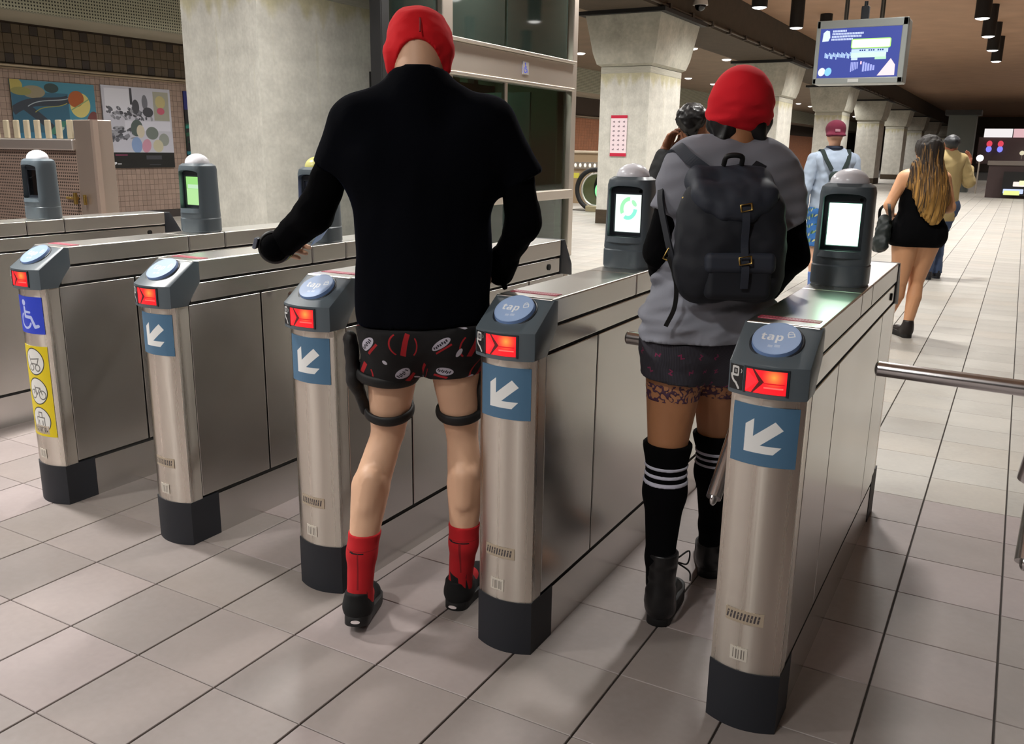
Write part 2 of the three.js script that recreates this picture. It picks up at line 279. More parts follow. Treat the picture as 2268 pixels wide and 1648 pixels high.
// ------------------------------------------------------------------ fence with perforated panel, left of the gates
{
  const t = thing('perforated_fence', 'low metal fence with perforated panel and broad steel post', 'fence', [-5.6, 0, -4.0]);
  const perf = std(rgb(140, 120, 108), 0.5, 0.4, { map: dataTex(32, (u, v) => { const q = Math.hypot(u - 0.5, v - 0.5) < 0.3 ? 0.35 : 1; return [q, q, q]; }, true, [45, 45]) });
  const fm = std(new THREE.Color(0.47, 0.37, 0.31), 0.4, 0.75);
  part('post', span(-0.21, 0.02, 0, 1.6, -0.02, -0.16, 0.008), std(new THREE.Color(0.5, 0.42, 0.36), 0.38, 0.9), t);
  part('corner_channel', span(0.005, 0.035, 0, 1.6, 0.0, -0.04), fm, t);
  part('top_rail', span(-2.6, -0.21, 1.39, 1.47, -0.0, -0.09, 0.012), std(new THREE.Color(0.62, 0.57, 0.53), 0.35, 0.9), t);
  part('perforated_panel', span(-2.6, -0.21, 0.1, 1.39, -0.03, -0.05), perf, t);
  for (let k = 0; k < 19; k++) part('picket', span(-0.30 - 0.125 * k, -0.245 - 0.125 * k, 1.47, 1.60, -0.03, -0.05, 0.006), std(rgb(160, 149, 126), 0.5), t);
  part('hinge', merge([rod([-0.235, 1.02, 0.0], [-0.235, 1.1, 0.0], 0.014), rod([-0.13, 1.02, 0.0], [-0.13, 1.09, 0.0], 0.012), rod([-0.36, 1.06, -0.02], [-0.235, 1.06, -0.02], 0.01)]), brass, t);
}

// ------------------------------------------------------------------ posters on the left wall
{
  const P = (name, label, z0, z1, y0, y1, draw, w, h) => {
    const t = thing(name, label, 'poster', [-14.985, (y0 + y1) / 2, (z0 + z1) / 2], Math.PI / 2);
    part('board', new THREE.BoxGeometry(Math.abs(z1 - z0), y1 - y0, 0.025), std(0xffffff, 0.45, 0, { map: canvasTex(w, h, draw) }), t);
  };
  const blob = (c, col, x, y, rx, ry, a = 0) => { c.fillStyle = col; c.beginPath(); c.ellipse(x, y, rx, ry, a, 0, 7); c.fill(); };
  P('painted_poster', 'colourful painted poster of dark roads and a yellow bowl on blue', -9.28, -10.86, 0.97, 2.46, (c, w, h) => {
    c.fillStyle = '#3e7f96'; c.fillRect(0, 0, w, h); c.fillStyle = '#2c5c74'; c.fillRect(0, 60, w * 0.66, 260);
    blob(c, '#a89a52', 20, 30, 50, 40); blob(c, '#8a7f68', 130, 60, 70, 34); blob(c, '#2b3f40', 240, 34, 44, 26); blob(c, '#86824a', 60, 60, 60, 22);
    c.lineWidth = 46; c.strokeStyle = '#2c3440'; c.beginPath(); c.moveTo(0, 170); c.bezierCurveTo(120, 80, 240, 130, 340, 90); c.stroke(); c.beginPath(); c.moveTo(60, 130); c.bezierCurveTo(160, 200, 200, 230, 260, 300); c.stroke();
    c.lineWidth = 5; c.strokeStyle = '#9aa6ae'; c.beginPath(); c.moveTo(90, 140); c.bezierCurveTo(160, 90, 260, 110, 340, 86); c.stroke(); c.strokeStyle = '#8d8a48'; c.beginPath(); c.moveTo(130, 170); c.bezierCurveTo(190, 120, 260, 150, 330, 112); c.stroke();
    blob(c, '#3c7a68', 260, 250, 62, 20, -0.6); blob(c, '#9fb5a5', 270, 262, 30, 10, -0.5); blob(c, '#2f6f8f', 120, 300, 120, 22); blob(c, '#6fa0c0', 190, 318, 90, 8);
    c.fillStyle = '#3b84b4'; c.fillRect(330, 230, 80, 150); blob(c, '#c9bb72', 412, 120, 64, 70, 0.4); blob(c, '#a05222', 388, 86, 52, 44, -0.5); c.lineWidth = 6; c.strokeStyle = '#7f9a6a'; c.beginPath(); c.moveTo(350, 150); c.lineTo(470, 84); c.stroke();
    blob(c, '#6d3a3a', 482, 240, 44, 90, 0.2); blob(c, '#b5806e', 470, 262, 26, 34); blob(c, '#a8786a', 372, 320, 20, 70, 0.2);
    for (let k = 0; k < 6; k++) { c.fillStyle = k % 2 ? '#b0a68c' : '#8f9aa0'; c.fillRect(20 + k * 62, 350, 32, 130); } blob(c, '#a88f3c', 300, 420, 26, 40);
  }, 512, 484);
  P('sketch_poster', 'white poster of grey pencil sketches above a black strip', -11.0, -12.54, 0.98, 2.48, (c, w, h) => {
    c.fillStyle = '#b9b9c6'; c.fillRect(0, 0, w, h); c.fillStyle = '#cfcfda'; c.fillRect(20, 16, 190, 150);
    const g = ['#5b5c66', '#7b7c86', '#45464e', '#92939c']; let s = 3; const q = () => (s = (s * 16807) % 2147483647) / 2147483647;
    for (let k = 0; k < 60; k++) blob(c, g[k % 4], 30 + q() * 330, 130 + q() * 70, 4 + q() * 18, 3 + q() * 10, q());
    c.fillStyle = '#3c3c44'; c.fillRect(200, 8, 18, 100); blob(c, '#44454d', 240, 120, 26, 44); blob(c, '#6a6b75', 310, 90, 22, 46); blob(c, '#3d3e46', 330, 150, 40, 30);
    c.fillStyle = '#9a998c'; c.fillRect(376, 20, 120, 180); blob(c, '#b4a878', 430, 84, 40, 40); blob(c, '#b8566c', 430, 140, 30, 22);
    c.fillStyle = '#c9c9d6'; c.fillRect(150, 206, 350, 60); for (let k = 0; k < 60; k++) blob(c, g[k % 4], 20 + q() * 200, 250 + q() * 80, 6 + q() * 24, 3 + q() * 10, -0.2);
    blob(c, '#4d5a58', 235, 250, 44, 52, 0.3); blob(c, '#c2b9a6', 262, 270, 30, 40); blob(c, '#7d96c0', 226, 356, 40, 50); blob(c, '#c08a9e', 300, 360, 34, 44, 0.4); blob(c, '#6b7470', 350, 280, 48, 40); blob(c, '#8a8f8a', 440, 320, 40, 40); blob(c, '#b9b39a', 390, 360, 40, 40);
    c.fillStyle = '#060608'; c.fillRect(0, 402, w, h - 402); c.fillStyle = '#7a2f52'; c.fillRect(60, 414, 90, 8); c.fillStyle = '#8d8d96'; blob(c, '#c8c8cf', 52, 470, 16, 8, -0.4); c.fillRect(70, 470, 30, 5); c.fillStyle = '#3a3a42'; c.fillRect(290, 420, 120, 26); c.fillRect(310, 476, 90, 6);
  }, 512, 498);
  P('night_poster', 'dark blue and green poster half hidden by the big column', -12.88, -14.4, 0.98, 2.48, (c, w, h) => {
    c.fillStyle = '#05060c'; c.fillRect(0, 0, w, h); c.fillStyle = '#16206f'; c.fillRect(0, 0, w, 120); for (let k = 0; k < 26; k++) blob(c, ['#0f4a34', '#12604e', '#0d3a2c', '#1c7a6e'][k % 4], (k * 97) % w, 225 + (k * 41) % 150, 60, 12, -0.2);
    c.fillStyle = '#1a6b78'; c.fillRect(0, 392, w, 22); c.fillStyle = '#b04a1e'; c.fillRect(60, 432, 120, 14);
  }, 512, 498);
}

// ------------------------------------------------------------------ hanging information screen
{
  const t = thing('information_screen', 'grey cased information screen with blue display hanging over the hall', 'screen', [-1.72, 2.52, -10.6]);
  const W = 0.93, Hh = 0.66;
  part('case', new RoundedBoxGeometry(W, Hh, 0.30, 3, 0.02).translate(0, 0, -0.17), std(rgb(150, 154, 150), 0.4, 0.3), t);
  part('bezel', merge([span(-W / 2, W / 2, Hh / 2 - 0.085, Hh / 2, -0.03, 0.012, 0.01), span(-W / 2, W / 2, -Hh / 2, -Hh / 2 + 0.065, -0.03, 0.012, 0.01), span(-W / 2, -W / 2 + 0.045, -Hh / 2, Hh / 2, -0.03, 0.012, 0.01), span(W / 2 - 0.06, W / 2, -Hh / 2, Hh / 2, -0.03, 0.012, 0.01)]), std(rgb(160, 166, 164), 0.4, 0.3), t);
  part('maker_plate', span(-0.09, 0.02, -0.315, -0.28, 0.012, 0.016), std(rgb(205, 207, 205), 0.4), t);
  const px = canvasTex(512, 330, (c, w, h) => {
    c.fillStyle = '#434f9c'; c.fillRect(0, 0, w, h); c.fillStyle = '#e2f2ff';
    c.beginPath(); c.moveTo(20, 30); c.lineTo(40, 12); c.lineTo(60, 18); c.lineTo(66, 60); c.lineTo(56, 84); c.lineTo(16, 86); c.fill();
    c.fillStyle = '#cfdcff'; for (const [x, y, ww] of [[80, 14, 86], [78, 32, 200], [76, 50, 190], [74, 68, 140]]) for (let k = 0; k < ww / 10; k++) c.fillRect(x + k * 10, y, 8, 13);
    c.fillStyle = '#fdfff4'; c.strokeStyle = '#b7ff7a'; c.lineWidth = 6; c.beginPath(); c.roundRect(208, 78, 242, 58, 10); c.fill(); c.stroke();
    c.fillStyle = '#c9e2ff'; c.fillRect(210, 142, 230, 26); c.fillStyle = '#2f4580'; for (let k = 0; k < 12; k++) if (k % 4 !== 3) c.fillRect(262 + k * 14, 146, 9, 10);
    c.fillStyle = '#b8d4ff'; for (let k = 0; k < 19; k++) c.fillRect(40 + k * 9, 160 + (k % 3) * 6, 7, 34 - (k % 4) * 4); c.fillStyle = '#d8ffea'; c.fillRect(210, 166, 220, 32); c.fillStyle = '#bfffca'; c.fillRect(362, 196, 70, 16); c.fillStyle = '#cfe2ff'; c.fillRect(214, 198, 40, 16);
    c.fillStyle = '#aab2f4'; for (let k = 0; k < 5; k++) { c.fillRect(214 + k * 10, 226, 7, 64 - k * 5); c.fillRect(290 + k * 16, 226 + k * 6, 12, 64 - k * 8); } c.fillStyle = '#ffd0e6'; c.fillRect(274, 222, 10, 20);
    c.fillStyle = '#f2fbff'; c.beginPath(); c.ellipse(30, 286, 22, 28, 0.3, 0, 7); c.fill(); c.fillStyle = '#8fd4ff'; c.beginPath(); c.ellipse(72, 286, 22, 28, 0.3, 0, 7); c.fill();
    c.fillStyle = '#ffe6ea'; c.beginPath(); c.moveTo(386, 318); c.lineTo(462, 208); c.lineTo(492, 250); c.lineTo(494, 318); c.fill();
  });
  const g = new THREE.PlaneGeometry(W - 0.1, Hh - 0.14); part('display', g, std(0x000000, 0.3, 0, { emissive: 0xffffff, emissiveMap: px, emissiveIntensity: 1.15 }), t).position.set(-0.008, -0.01, 0.006);
  for (const x of [-0.2, 0.17]) part('hanger', rod([x, Hh / 2 - 0.02, -0.16], [x, 2.36, -0.16], 0.024), std(rgb(70, 64, 56), 0.4, 0.6), t);
  part('cable_box', merge([span(-0.045, 0.035, Hh / 2, Hh / 2 + 0.15, -0.12, -0.2, 0.01), rod([-0.005, Hh / 2 + 0.1, -0.16], [-0.005, Hh / 2 + 0.2, -0.16], 0.02)]), plasticDark, t);
  const l = new THREE.RectAreaLight(rgb(110, 120, 220), 1.2, W - 0.1, Hh - 0.14); l.position.set(0, -0.01, 0.02); l.lookAt(0, -0.01, 2); t.add(l); l.name = 'screen_glow';
}

// ------------------------------------------------------------------ camera and conduit on the beam
{
  const t = thing('security_camera', 'white dome security camera on the concrete beam', 'security camera', [-5.98, 4.30, -17.9]);
  part('mount', merge([span(-0.1, 0.06, 0.02, 0.12, -0.08, 0.08, 0.02), rod([0, -0.02, 0], [0, 0.1, 0], 0.05)]), std(rgb(190, 188, 182), 0.4), t);
  part('shroud', new THREE.CylinderGeometry(0.13, 0.15, 0.1, 24).translate(0.02, -0.02, 0), std(rgb(205, 204, 200), 0.4), t);
  part('dome', new THREE.SphereGeometry(0.11, 24, 12, 0, 6.3, Math.PI / 2, Math.PI / 2).translate(0.02, -0.07, 0), glossBlack, t);
  part('cable', tube([[-0.03, 0.1, 0.05], [0.0, 0.35, 0.35], [0, 0.2, 0.75], [-0.05, -0.02, 1.0]], 0.025), std(rgb(176, 172, 160), 0.5), t);
  const c = thing('conduit', 'thin pipe clipped along the lower edge of the beam', 'pipe', [-6.16, 4.06, 0]);
  part('pipe', rod([0, 0, -3], [0, 0, -58], 0.025), std(rgb(72, 60, 46), 0.6), c);
  for (let z = -5; z > -50; z -= 1.3) part('clip', span(-0.04, 0.045, -0.06, 0.05, z - 0.05, z + 0.05), std(rgb(50, 41, 32), 0.6), c);
}

// ------------------------------------------------------------------ escalator end beyond the columns
{
  const t = thing('escalator', 'escalator end with black handrail and green lit indicator', 'escalator', [-8.9, 0, -19.7]);
  const arc = (r, x0, n = 14) => Array.from({ length: n + 1 }, (_, i) => { const a = Math.PI / 2 + Math.PI * i / n; return [x0 + r * Math.cos(a), 0.52 + r * 1.02 * Math.sin(a), 0]; });
  for (const z of [0, -1.1]) {
    part('handrail', tube([[2.4, 0.52 + 0.46, z], ...arc(0.46, 0).map(([x, y]) => [x, y, z]), [2.4, 0.06, z]], 0.055, 70, 10), black, t);
    part('balustrade_trim', tube([[2.4, 0.52 + 0.38, z], ...arc(0.38, 0.05).map(([x, y]) => [x, y, z]), [2.4, 0.14, z]], 0.03, 70, 8), std(new THREE.Color(0.72, 0.70, 0.66), 0.3, 0.9), t);
    const s = new THREE.Shape(arc(0.36, 0.05).map(([x, y]) => new THREE.Vector2(x, y)).concat([new THREE.Vector2(2.4, 0.15), new THREE.Vector2(2.4, 0.88)]));
    part('glass_panel', new THREE.ExtrudeGeometry(s, { depth: 0.014, bevelEnabled: false }).translate(0, 0, z - 0.007), phys({ color: rgb(185, 205, 190), roughness: 0.05, transmission: 1, thickness: 0 }), t);
    part('skirt', span(-0.2, 2.4, 0, 0.14, z - 0.07, z + 0.07, 0.02), std(rgb(170, 160, 130), 0.4, 0.6), t);
  }
  part('step_plate', span(-0.6, 2.4, 0, 0.03, -0.07, -1.03), std(rgb(120, 118, 112), 0.4, 0.7), t);
  part('indicator', new THREE.CylinderGeometry(0.13, 0.13, 0.03, 20).rotateX(Math.PI / 2).scale(0.75, 1.25, 1).translate(0.13, 0.5, 0.03), std(rgb(120, 200, 140), 0.4, 0, { emissive: rgb(110, 215, 140), emissiveIntensity: 0.8 }), t);
  part('caution_plate', span(-0.56, -0.42, 0.78, 0.9, -0.02, 0.03), std(rgb(200, 190, 70), 0.5), t);
  const w = thing('low_partition', 'low tan partition wall behind the escalator', 'partition', [-9, 0, -22.6]);
  part('panel', span(-3.5, 1.3, 0, 1.35, -0.1, 0.1), std(rgb(150, 128, 100), 0.7), w); part('cap_rail', span(-3.5, 1.3, 1.35, 1.42, -0.13, 0.13, 0.02), std(rgb(188, 172, 150), 0.5), w);
  for (let k = 0; k < 5; k++) { const l = thing('guide_light', ['first', 'second', 'third', 'fourth', 'fifth'][k] + ' small white light from left above the escalator', 'light', [-10.75 + 0.145 * k, 1.03, -22.47], 0, 'row of small lights above the escalator'); part('lens', new THREE.SphereGeometry(0.045, 14, 10).scale(0.8, 1.2, 0.5), std(rgb(230, 230, 220), 0.4, 0, { emissive: rgb(235, 230, 215), emissiveIntensity: 0.6 }), l); part('backplate', span(-0.07, 0.07, -0.09, 0.09, -0.03, 0.0), frameMetal, l); }
}

// ------------------------------------------------------------------ far end of the hall
{
  const p = thing('stair_parapet', 'dark ribbed parapet wall around the stairwell at hall end', 'parapet', [0.9, 0, -36.2]);
  part('wall', span(-2.0, 3.4, 0, 1.12, -0.1, 0.1), std(rgb(64, 50, 50), 0.7), p); part('coping', span(-2.05, 3.45, 1.12, 1.28, -0.2, 0.14, 0.02), std(rgb(120, 112, 106), 0.6), p);
  for (let k = 0; k < 30; k++) part('rib', span(-0.1 + 0.11 * k, -0.05 + 0.11 * k, 0.05, 1.1, 0.1, 0.13), std(rgb(84, 66, 66), 0.6), p);
  part('slanted_edge', prism([[0, 0], [0.12, 0], [0.12, 0.05], [0, 0.05]], 0, 1.25).rotateZ(-0.75).translate(-0.7, 0.02, 0.14), black, p);
  const a = thing('lit_stair_sign', 'slanted band of bright coloured lights beside the far stairs', 'sign', [-0.55, 0.12, -35.9]);
  [[0, 0.05, 0.62, [200, 215, 255]], [0.02, 0.0, 0.5, [235, 250, 150]], [0.28, 0.3, 0.35, [255, 235, 225]], [0.46, 0.34, 0.5, [250, 250, 190]], [0.62, 0.52, 0.34, [150, 240, 170]], [0.66, 0.62, 0.3, [130, 200, 255]]].forEach(([x, y, w, c], i) => part('lamp_strip', span(x, x + w, y, y + 0.16, -0.03 - i * 0.004, 0.03 + i * 0.004, 0.02), std(0x111111, 0.5, 0, { emissive: rgb(...c), emissiveIntensity: 1.1 }), a));
  part('backing', span(-0.05, 1.05, -0.02, 0.8, -0.06, -0.04), black, a);
  const b = thing('illuminated_fascia', 'white and pink illuminated fascia over the far end of hall', 'sign', [0.6, 2.35, -52]);
  [[-2.6, 1.3, [255, 250, 250]], [-1.3, 0.9, [235, 190, 195]], [-0.4, 1.4, [250, 252, 255]], [1.0, 1.6, [240, 215, 220]]].forEach(([x, w, c]) => part('light_panel', span(x, x + w - 0.04, 0, 0.42, 0, 0.1), std(0x222222, 0.5, 0, { emissive: rgb(...c), emissiveIntensity: 0.9 }), b));
  part('frame', span(-2.8, 2.8, -1.3, 0, -0.2, 0), std(rgb(92, 76, 78), 0.6), b);
  for (const [x, c1, c2] of [[-2.3, [225, 70, 90], [140, 140, 255]], [-1.8, [225, 70, 90], [140, 140, 255]]]) { const s = thing('signal_lamp', (x < -2 ? 'left' : 'right') + ' of two red over blue signal lamps below far fascia', 'lamp', [0.6 + x, 1.9, -51.9], 0, 'red over blue signal lamps'); part('red_lens', new THREE.SphereGeometry(0.13, 12, 8).scale(1, 1.2, 0.4).translate(0, 0.13, 0), std(0x220000, 0.4, 0, { emissive: rgb(...c1), emissiveIntensity: 1 }), s); part('blue_lens', new THREE.SphereGeometry(0.13, 12, 8).scale(1, 1.2, 0.4).translate(0, -0.13, 0), std(0x000022, 0.4, 0, { emissive: rgb(...c2), emissiveIntensity: 1 }), s); }
  for (let k = 0; k < 5; k++) { const s = thing('globe_lamp', ['first', 'second', 'third', 'fourth', 'fifth'][k] + ' small pale globe lamp from left in the far row', 'lamp', [-0.2 + 0.36 * k, 1.6, -51.6], 0, 'row of pale globe lamps at the hall end'); part('globe', new THREE.SphereGeometry(0.11, 12, 8), std(0x222222, 0.4, 0, { emissive: k === 1 ? rgb(200, 240, 240) : rgb(232, 222, 190), emissiveIntensity: 0.9 }), s); part('stem', rod([0, -0.3, 0], [0, -0.08, 0], 0.02), frameMetal, s); }
  const q = thing('dark_pillar', 'dark grey pillar with a yellow strip at the hall end', 'pillar', [-2.35, 0, -41]);
  part('shaft', span(-0.55, 0.45, 0, 3.0, -0.5, 0.5), std(rgb(74, 78, 74), 0.7), q); part('yellow_strip', span(-0.14, 0.1, 0.9, 1.5, 0.5, 0.53), std(rgb(150, 150, 30), 0.6), q); part('cap', span(-0.7, 0.6, 3.0, 3.2, -0.6, 0.6), black, q);
  for (const x of [-2.75, -1.55]) { const s = thing('bright_lamp', x < -2 ? 'bright white lamp just right of the tan jacket' : 'bright white lamp right of the dark pillar', 'lamp', [x, 1.35, -39.5]); part('bulb', new THREE.SphereGeometry(0.13, 14, 10), std(0x333333, 0.4, 0, { emissive: rgb(255, 252, 255), emissiveIntensity: 1.5 }), s); part('stand', rod([0, -1.35, 0], [0, -0.1, 0], 0.03), frameMetal, s); }
  const so = struct('trim_5', span(-6.2, 6.3, 3.3, 4.85, -94, -94.4), std(rgb(84, 76, 62), 0.8));
}

// ------------------------------------------------------------------ turnstiles
const GATE_Z = -2.05, GW = 0.09;                                          // front of the row, half a cabinet's width
const bulge = (x) => 0.026 * (1 - (x / GW) ** 2);
function curvedPlate(x0, x1, y0, y1, off, t = 0.0016) {
  const g = new THREE.BoxGeometry(x1 - x0, y1 - y0, t, 14, 1, 1).translate((x0 + x1) / 2, (y0 + y1) / 2, 0), p = g.attributes.position;
  for (let i = 0; i < p.count; i++) p.setZ(i, p.getZ(i) + bulge(p.getX(i)) + off);
  g.computeVertexNormals(); return g;
}
const frontOutline = (w, back, grow = 0) => { const o = []; for (let i = 0; i <= 16; i++) { const x = -w + 2 * w * i / 16; o.push([x, bulge(x * GW / w) + grow]); } o.push([w, back], [-w, back]); return o; };
const G = {};
{
  G.post = prism(frontOutline(0.0885, -0.055), 0.16, 0.9, 0.5);
  G.kick = mergeGeometries([prism(frontOutline(0.0905, -0.13, 0.003), 0, 0.166, 0.5)]);
  G.plinth = span(-0.088, 0.088, 0, 0.16, -0.13, -1.6);
  G.core = span(-0.082, 0.082, 0.16, 0.975, -0.05, -1.62);
  G.panels = []; for (const s of [-1, 1]) for (const [a, b] of [[-0.058, -0.400], [-0.408, -1.262], [-1.270, -1.6]]) G.panels.push(span(s * 0.08, s * 0.0895, 0.174, 0.896, a, b, 0.0025));
  G.band = span(-0.0885, 0.0885, 0.905, 0.970, -0.07, -1.63, 0.003);
  G.tops = [[-0.085, -0.70], [-0.704, -0.912], [-0.916, -1.57]].map(([a, b]) => span(-0.0905, 0.0905, 0.978, 1.05, a, b, 0.006));
  G.rear = span(-0.0885, 0.0885, 0.2, 0.905, -1.6, -1.655, 0.012);
  G.rearKick = prism([[-0.09, -1.55], [0.09, -1.55], [0.09, -1.69], [-0.09, -1.69]], 0, 0.2);
  const side = (pts, w, bev) => { const s = new THREE.Shape(pts.map(([z, y]) => new THREE.Vector2(z, y))); const g = new THREE.ExtrudeGeometry(s, { depth: 2 * w - 2 * bev, steps: 12, bevelEnabled: true, bevelSize: bev, bevelThickness: bev, bevelSegments: 2 }); g.translate(0, 0, -w + bev).rotateY(-Math.PI / 2); return g; };   // profile in z,y swept across x
  let c = side([[0.016, 0.9], [0.016, 0.968], [-0.094, 1.043], [-0.108, 1.041], [-0.108, 0.975], [-0.075, 0.935], [-0.05, 0.9]], 0.0945, 0.006);
  const cp = c.attributes.position; for (let i = 0; i < cp.count; i++) if (cp.getZ(i) > -0.12) cp.setZ(i, cp.getZ(i) + bulge(clamp(cp.getX(i), -0.09, 0.09)) * clamp((cp.getZ(i) + 0.1) / 0.11, 0, 1));
  G.console = uvBox(toCreasedNormals(c, 0.55));
  G.rearConsole = uvBox(toCreasedNormals(side([[-1.565, 1.045], [-1.565, 0.9], [-1.68, 0.88], [-1.675, 0.93], [-1.60, 1.045]], 0.093, 0.004), 0.4));
  // display tower: rounded body with a screen recess
  const lev = [[1.05, 0.082, 0.070], [1.058, 0.086, 0.074], [1.112, 0.086, 0.074], [1.116, 0.083, 0.071], [1.122, 0.085, 0.073], [1.16, 0.083, 0.072], [1.30, 0.080, 0.070], [1.335, 0.080, 0.070], [1.352, 0.076, 0.066], [1.362, 0.062, 0.054], [1.364, 0.0, 0.0]];
  const P = [], I = [], N = 40;
  for (const [y, rx, rz] of lev) for (let k = 0; k < N; k++) { const a = 2 * Math.PI * k / N, ca = Math.cos(a), sa = Math.sin(a), q = (Math.abs(ca) ** 3.2 + Math.abs(sa) ** 3.2) ** (-1 / 3.2); P.push(rx * q * ca, y, rz * q * sa); }
  for (let l = 0; l < lev.length - 1; l++) for (let k = 0; k < N; k++) { const a = l * N + k, b = l * N + (k + 1) % N; I.push(a, a + N, b, b, a + N, b + N); }
  const cc = P.length / 3; P.push(0, 1.05, 0); for (let k = 0; k < N; k++) I.push(cc, k, (k + 1) % N);
  let tg = new THREE.BufferGeometry(); tg.setAttribute('position', new THREE.Float32BufferAttribute(P, 3)); tg.setIndex(I); tg.computeVertexNormals(); tg.setAttribute('uv', new THREE.Float32BufferAttribute(new Float32Array(P.length / 3 * 2), 2));
  const ev = new Evaluator(); ev.attributes = ['position', 'normal', 'uv']; ev.useGroups = false;
  const cut = (w, y0, y1, z0, arch) => { const s = new THREE.Shape(); s.moveTo(-w, y0); s.lineTo(w, y0); s.lineTo(w, y1); s.quadraticCurveTo(w, y1 + arch, 0, y1 + arch); s.quadraticCurveTo(-w, y1 + arch, -w, y1); const g = new THREE.ExtrudeGeometry(s, { depth: 0.2, bevelEnabled: false }); g.translate(0, 0, z0); return new Brush(g); };
  const A = new Brush(tg); A.updateMatrixWorld(); const B = cut(0.062, 1.16, 1.316, 0.028, 0.016); B.updateMatrixWorld();
  G.tower = uvBox(toCreasedNormals(ev.evaluate(A, B, SUBTRACTION).geometry, 0.5));
  G.dome = new THREE.SphereGeometry(0.052, 28, 12, 0, 2 * Math.PI, 0, Math.PI / 2).scale(1.12, 0.85, 1).translate(0, 1.362, 0);
  G.ledge = new THREE.CylinderGeometry(0.064, 0.07, 0.02, 28, 1, false, -Math.PI / 2, Math.PI).scale(1, 1, 0.55).translate(0, 1.15, 0.046);
  G.screen = new THREE.PlaneGeometry(0.094, 0.128).translate(0, 1.238, 0.031);
  G.bezel = merge([span(-0.062, -0.049, 1.162, 1.318, 0.028, 0.036), span(0.049, 0.062, 1.162, 1.318, 0.028, 0.036), span(-0.062, 0.062, 1.304, 1.326, 0.028, 0.036), span(-0.062, 0.062, 1.16, 1.172, 0.028, 0.036)]);
  G.sensor = new THREE.CylinderGeometry(0.005, 0.005, 0.004, 12).rotateX(Math.PI / 2).translate(0.046, 1.314, 0.038);
  G.disc = new THREE.CylinderGeometry(0.056, 0.059, 0.014, 40).rotateY(Math.PI / 2); G.discRing = new THREE.TorusGeometry(0.0605, 0.004, 8, 40).rotateX(Math.PI / 2);
  G.warn = new THREE.BoxGeometry(0.15, 0.0016, 0.034); G.handle = rod([0, 0, 0], [0, 0, 0.004], 0.018);
}
const textTex = (w, h, bg, draw) => canvasTex(w, h, (c) => { c.fillStyle = bg; c.fillRect(0, 0, w, h); draw(c, w, h); });
const bare = '#b5a793';
const tapTex = textTex(256, 256, '#9fb9e2', (c) => {
  c.fillStyle = '#a6c0e8'; c.beginPath(); c.arc(128, 128, 120, 0, 7); c.fill(); c.fillStyle = '#f4f8ff'; c.font = 'bold 78px sans-serif'; c.fillText('tap', 42, 146);
  c.save(); c.translate(196, 92); c.rotate(-0.35); c.strokeStyle = '#f4f8ff'; c.lineWidth = 6; c.strokeRect(-14, -8, 32, 24); c.beginPath(); c.arc(2, -14, 12, Math.PI, 0); c.stroke(); c.restore();
  c.fillStyle = '#c9d9f4'; c.fillRect(96, 184, 26, 18); c.fillRect(130, 178, 30, 20);
});
const warnTex = textTex(256, 64, '#a8324a', (c) => { c.fillStyle = '#d79aa6'; for (let k = 0; k < 17; k++) c.fillRect(14 + k * 13.6, 14, 7 + (k * 5) % 4, 16); for (let k = 0; k < 19; k++) c.fillRect(12 + k * 12, 40, 8, 9); });
const arrowTex = textTex(256, 256, '#4a7190', (c) => {
  c.fillStyle = '#e9ebea'; c.save(); c.translate(128, 128); c.beginPath();
  c.moveTo(-72, 74); c.lineTo(-72, -44); c.lineTo(-38, -72); c.lineTo(-38, 4); c.lineTo(44, -68); c.lineTo(76, -34); c.lineTo(-8, 40); c.lineTo(74, 40); c.lineTo(44, 74); c.closePath(); c.fill(); c.restore();
});
const numberTex = (n) => textTex(256, 128, bare, (c) => { c.fillStyle = '#4a4548'; for (let k = 0; k < 10; k++) { c.save(); c.translate(16 + k * 23, 26); c.rotate(0.12); c.fillRect(0, 0, 12, 74); c.fillStyle = bare; if ((k * 7 + n) % 3) c.fillRect(4, 14 + (k * 11 + n) % 30, 5, 12); c.fillStyle = '#4a4548'; c.restore(); } });
const tagTex = (n) => textTex(128, 128, '#c9c2b6', (c) => { c.fillStyle = '#777068'; for (let k = 0; k < 5; k++) c.fillRect(20 + k * 20, 18 + (k * 3 + n) % 8, 7 + (k % 2) * 4, 90); });
const dispTex = canvasTex(256, 150, (c, w, h) => {
  c.fillStyle = '#d8111c'; c.fillRect(0, 0, w, h); const q = c.createRadialGradient(180, 40, 4, 180, 40, 80); q.addColorStop(0, '#ff8a3a'); q.addColorStop(1, '#e0141f'); c.fillStyle = q; c.fillRect(60, 0, w, h);
  c.fillStyle = '#3a0508'; c.beginPath(); c.moveTo(52, 0); c.lineTo(120, 76); c.lineTo(52, 150); c.lineTo(40, 150); c.lineTo(86, 76); c.lineTo(40, 0); c.fill(); c.fillStyle = '#f4202a'; c.beginPath(); c.moveTo(0, 6); c.lineTo(78, 76); c.lineTo(0, 146); c.fill();
  c.fillStyle = '#ff5a50'; c.fillRect(120, 104, 120, 10); c.fillStyle = '#b80e18'; c.fillRect(112, 78, 134, 8);
});
const handTex = textTex(96, 160, '#17181b', (c) => {
  c.fillStyle = '#d6d6d4'; c.beginPath(); c.roundRect(16, 8, 52, 66, 10); c.fill(); c.fillStyle = '#17181b'; c.beginPath(); c.roundRect(28, 22, 30, 38, 6); c.fill(); c.fillStyle = '#8d8d8c'; c.fillRect(34, 30, 18, 22);
  c.strokeStyle = '#d6d6d4'; c.lineWidth = 15; c.lineCap = 'round'; c.beginPath(); c.moveTo(14, 66); c.quadraticCurveTo(18, 104, 48, 116); c.lineTo(70, 148); c.stroke(); c.lineWidth = 5; c.beginPath(); c.arc(72, 36, 16, -0.8, 0.8); c.stroke();
});
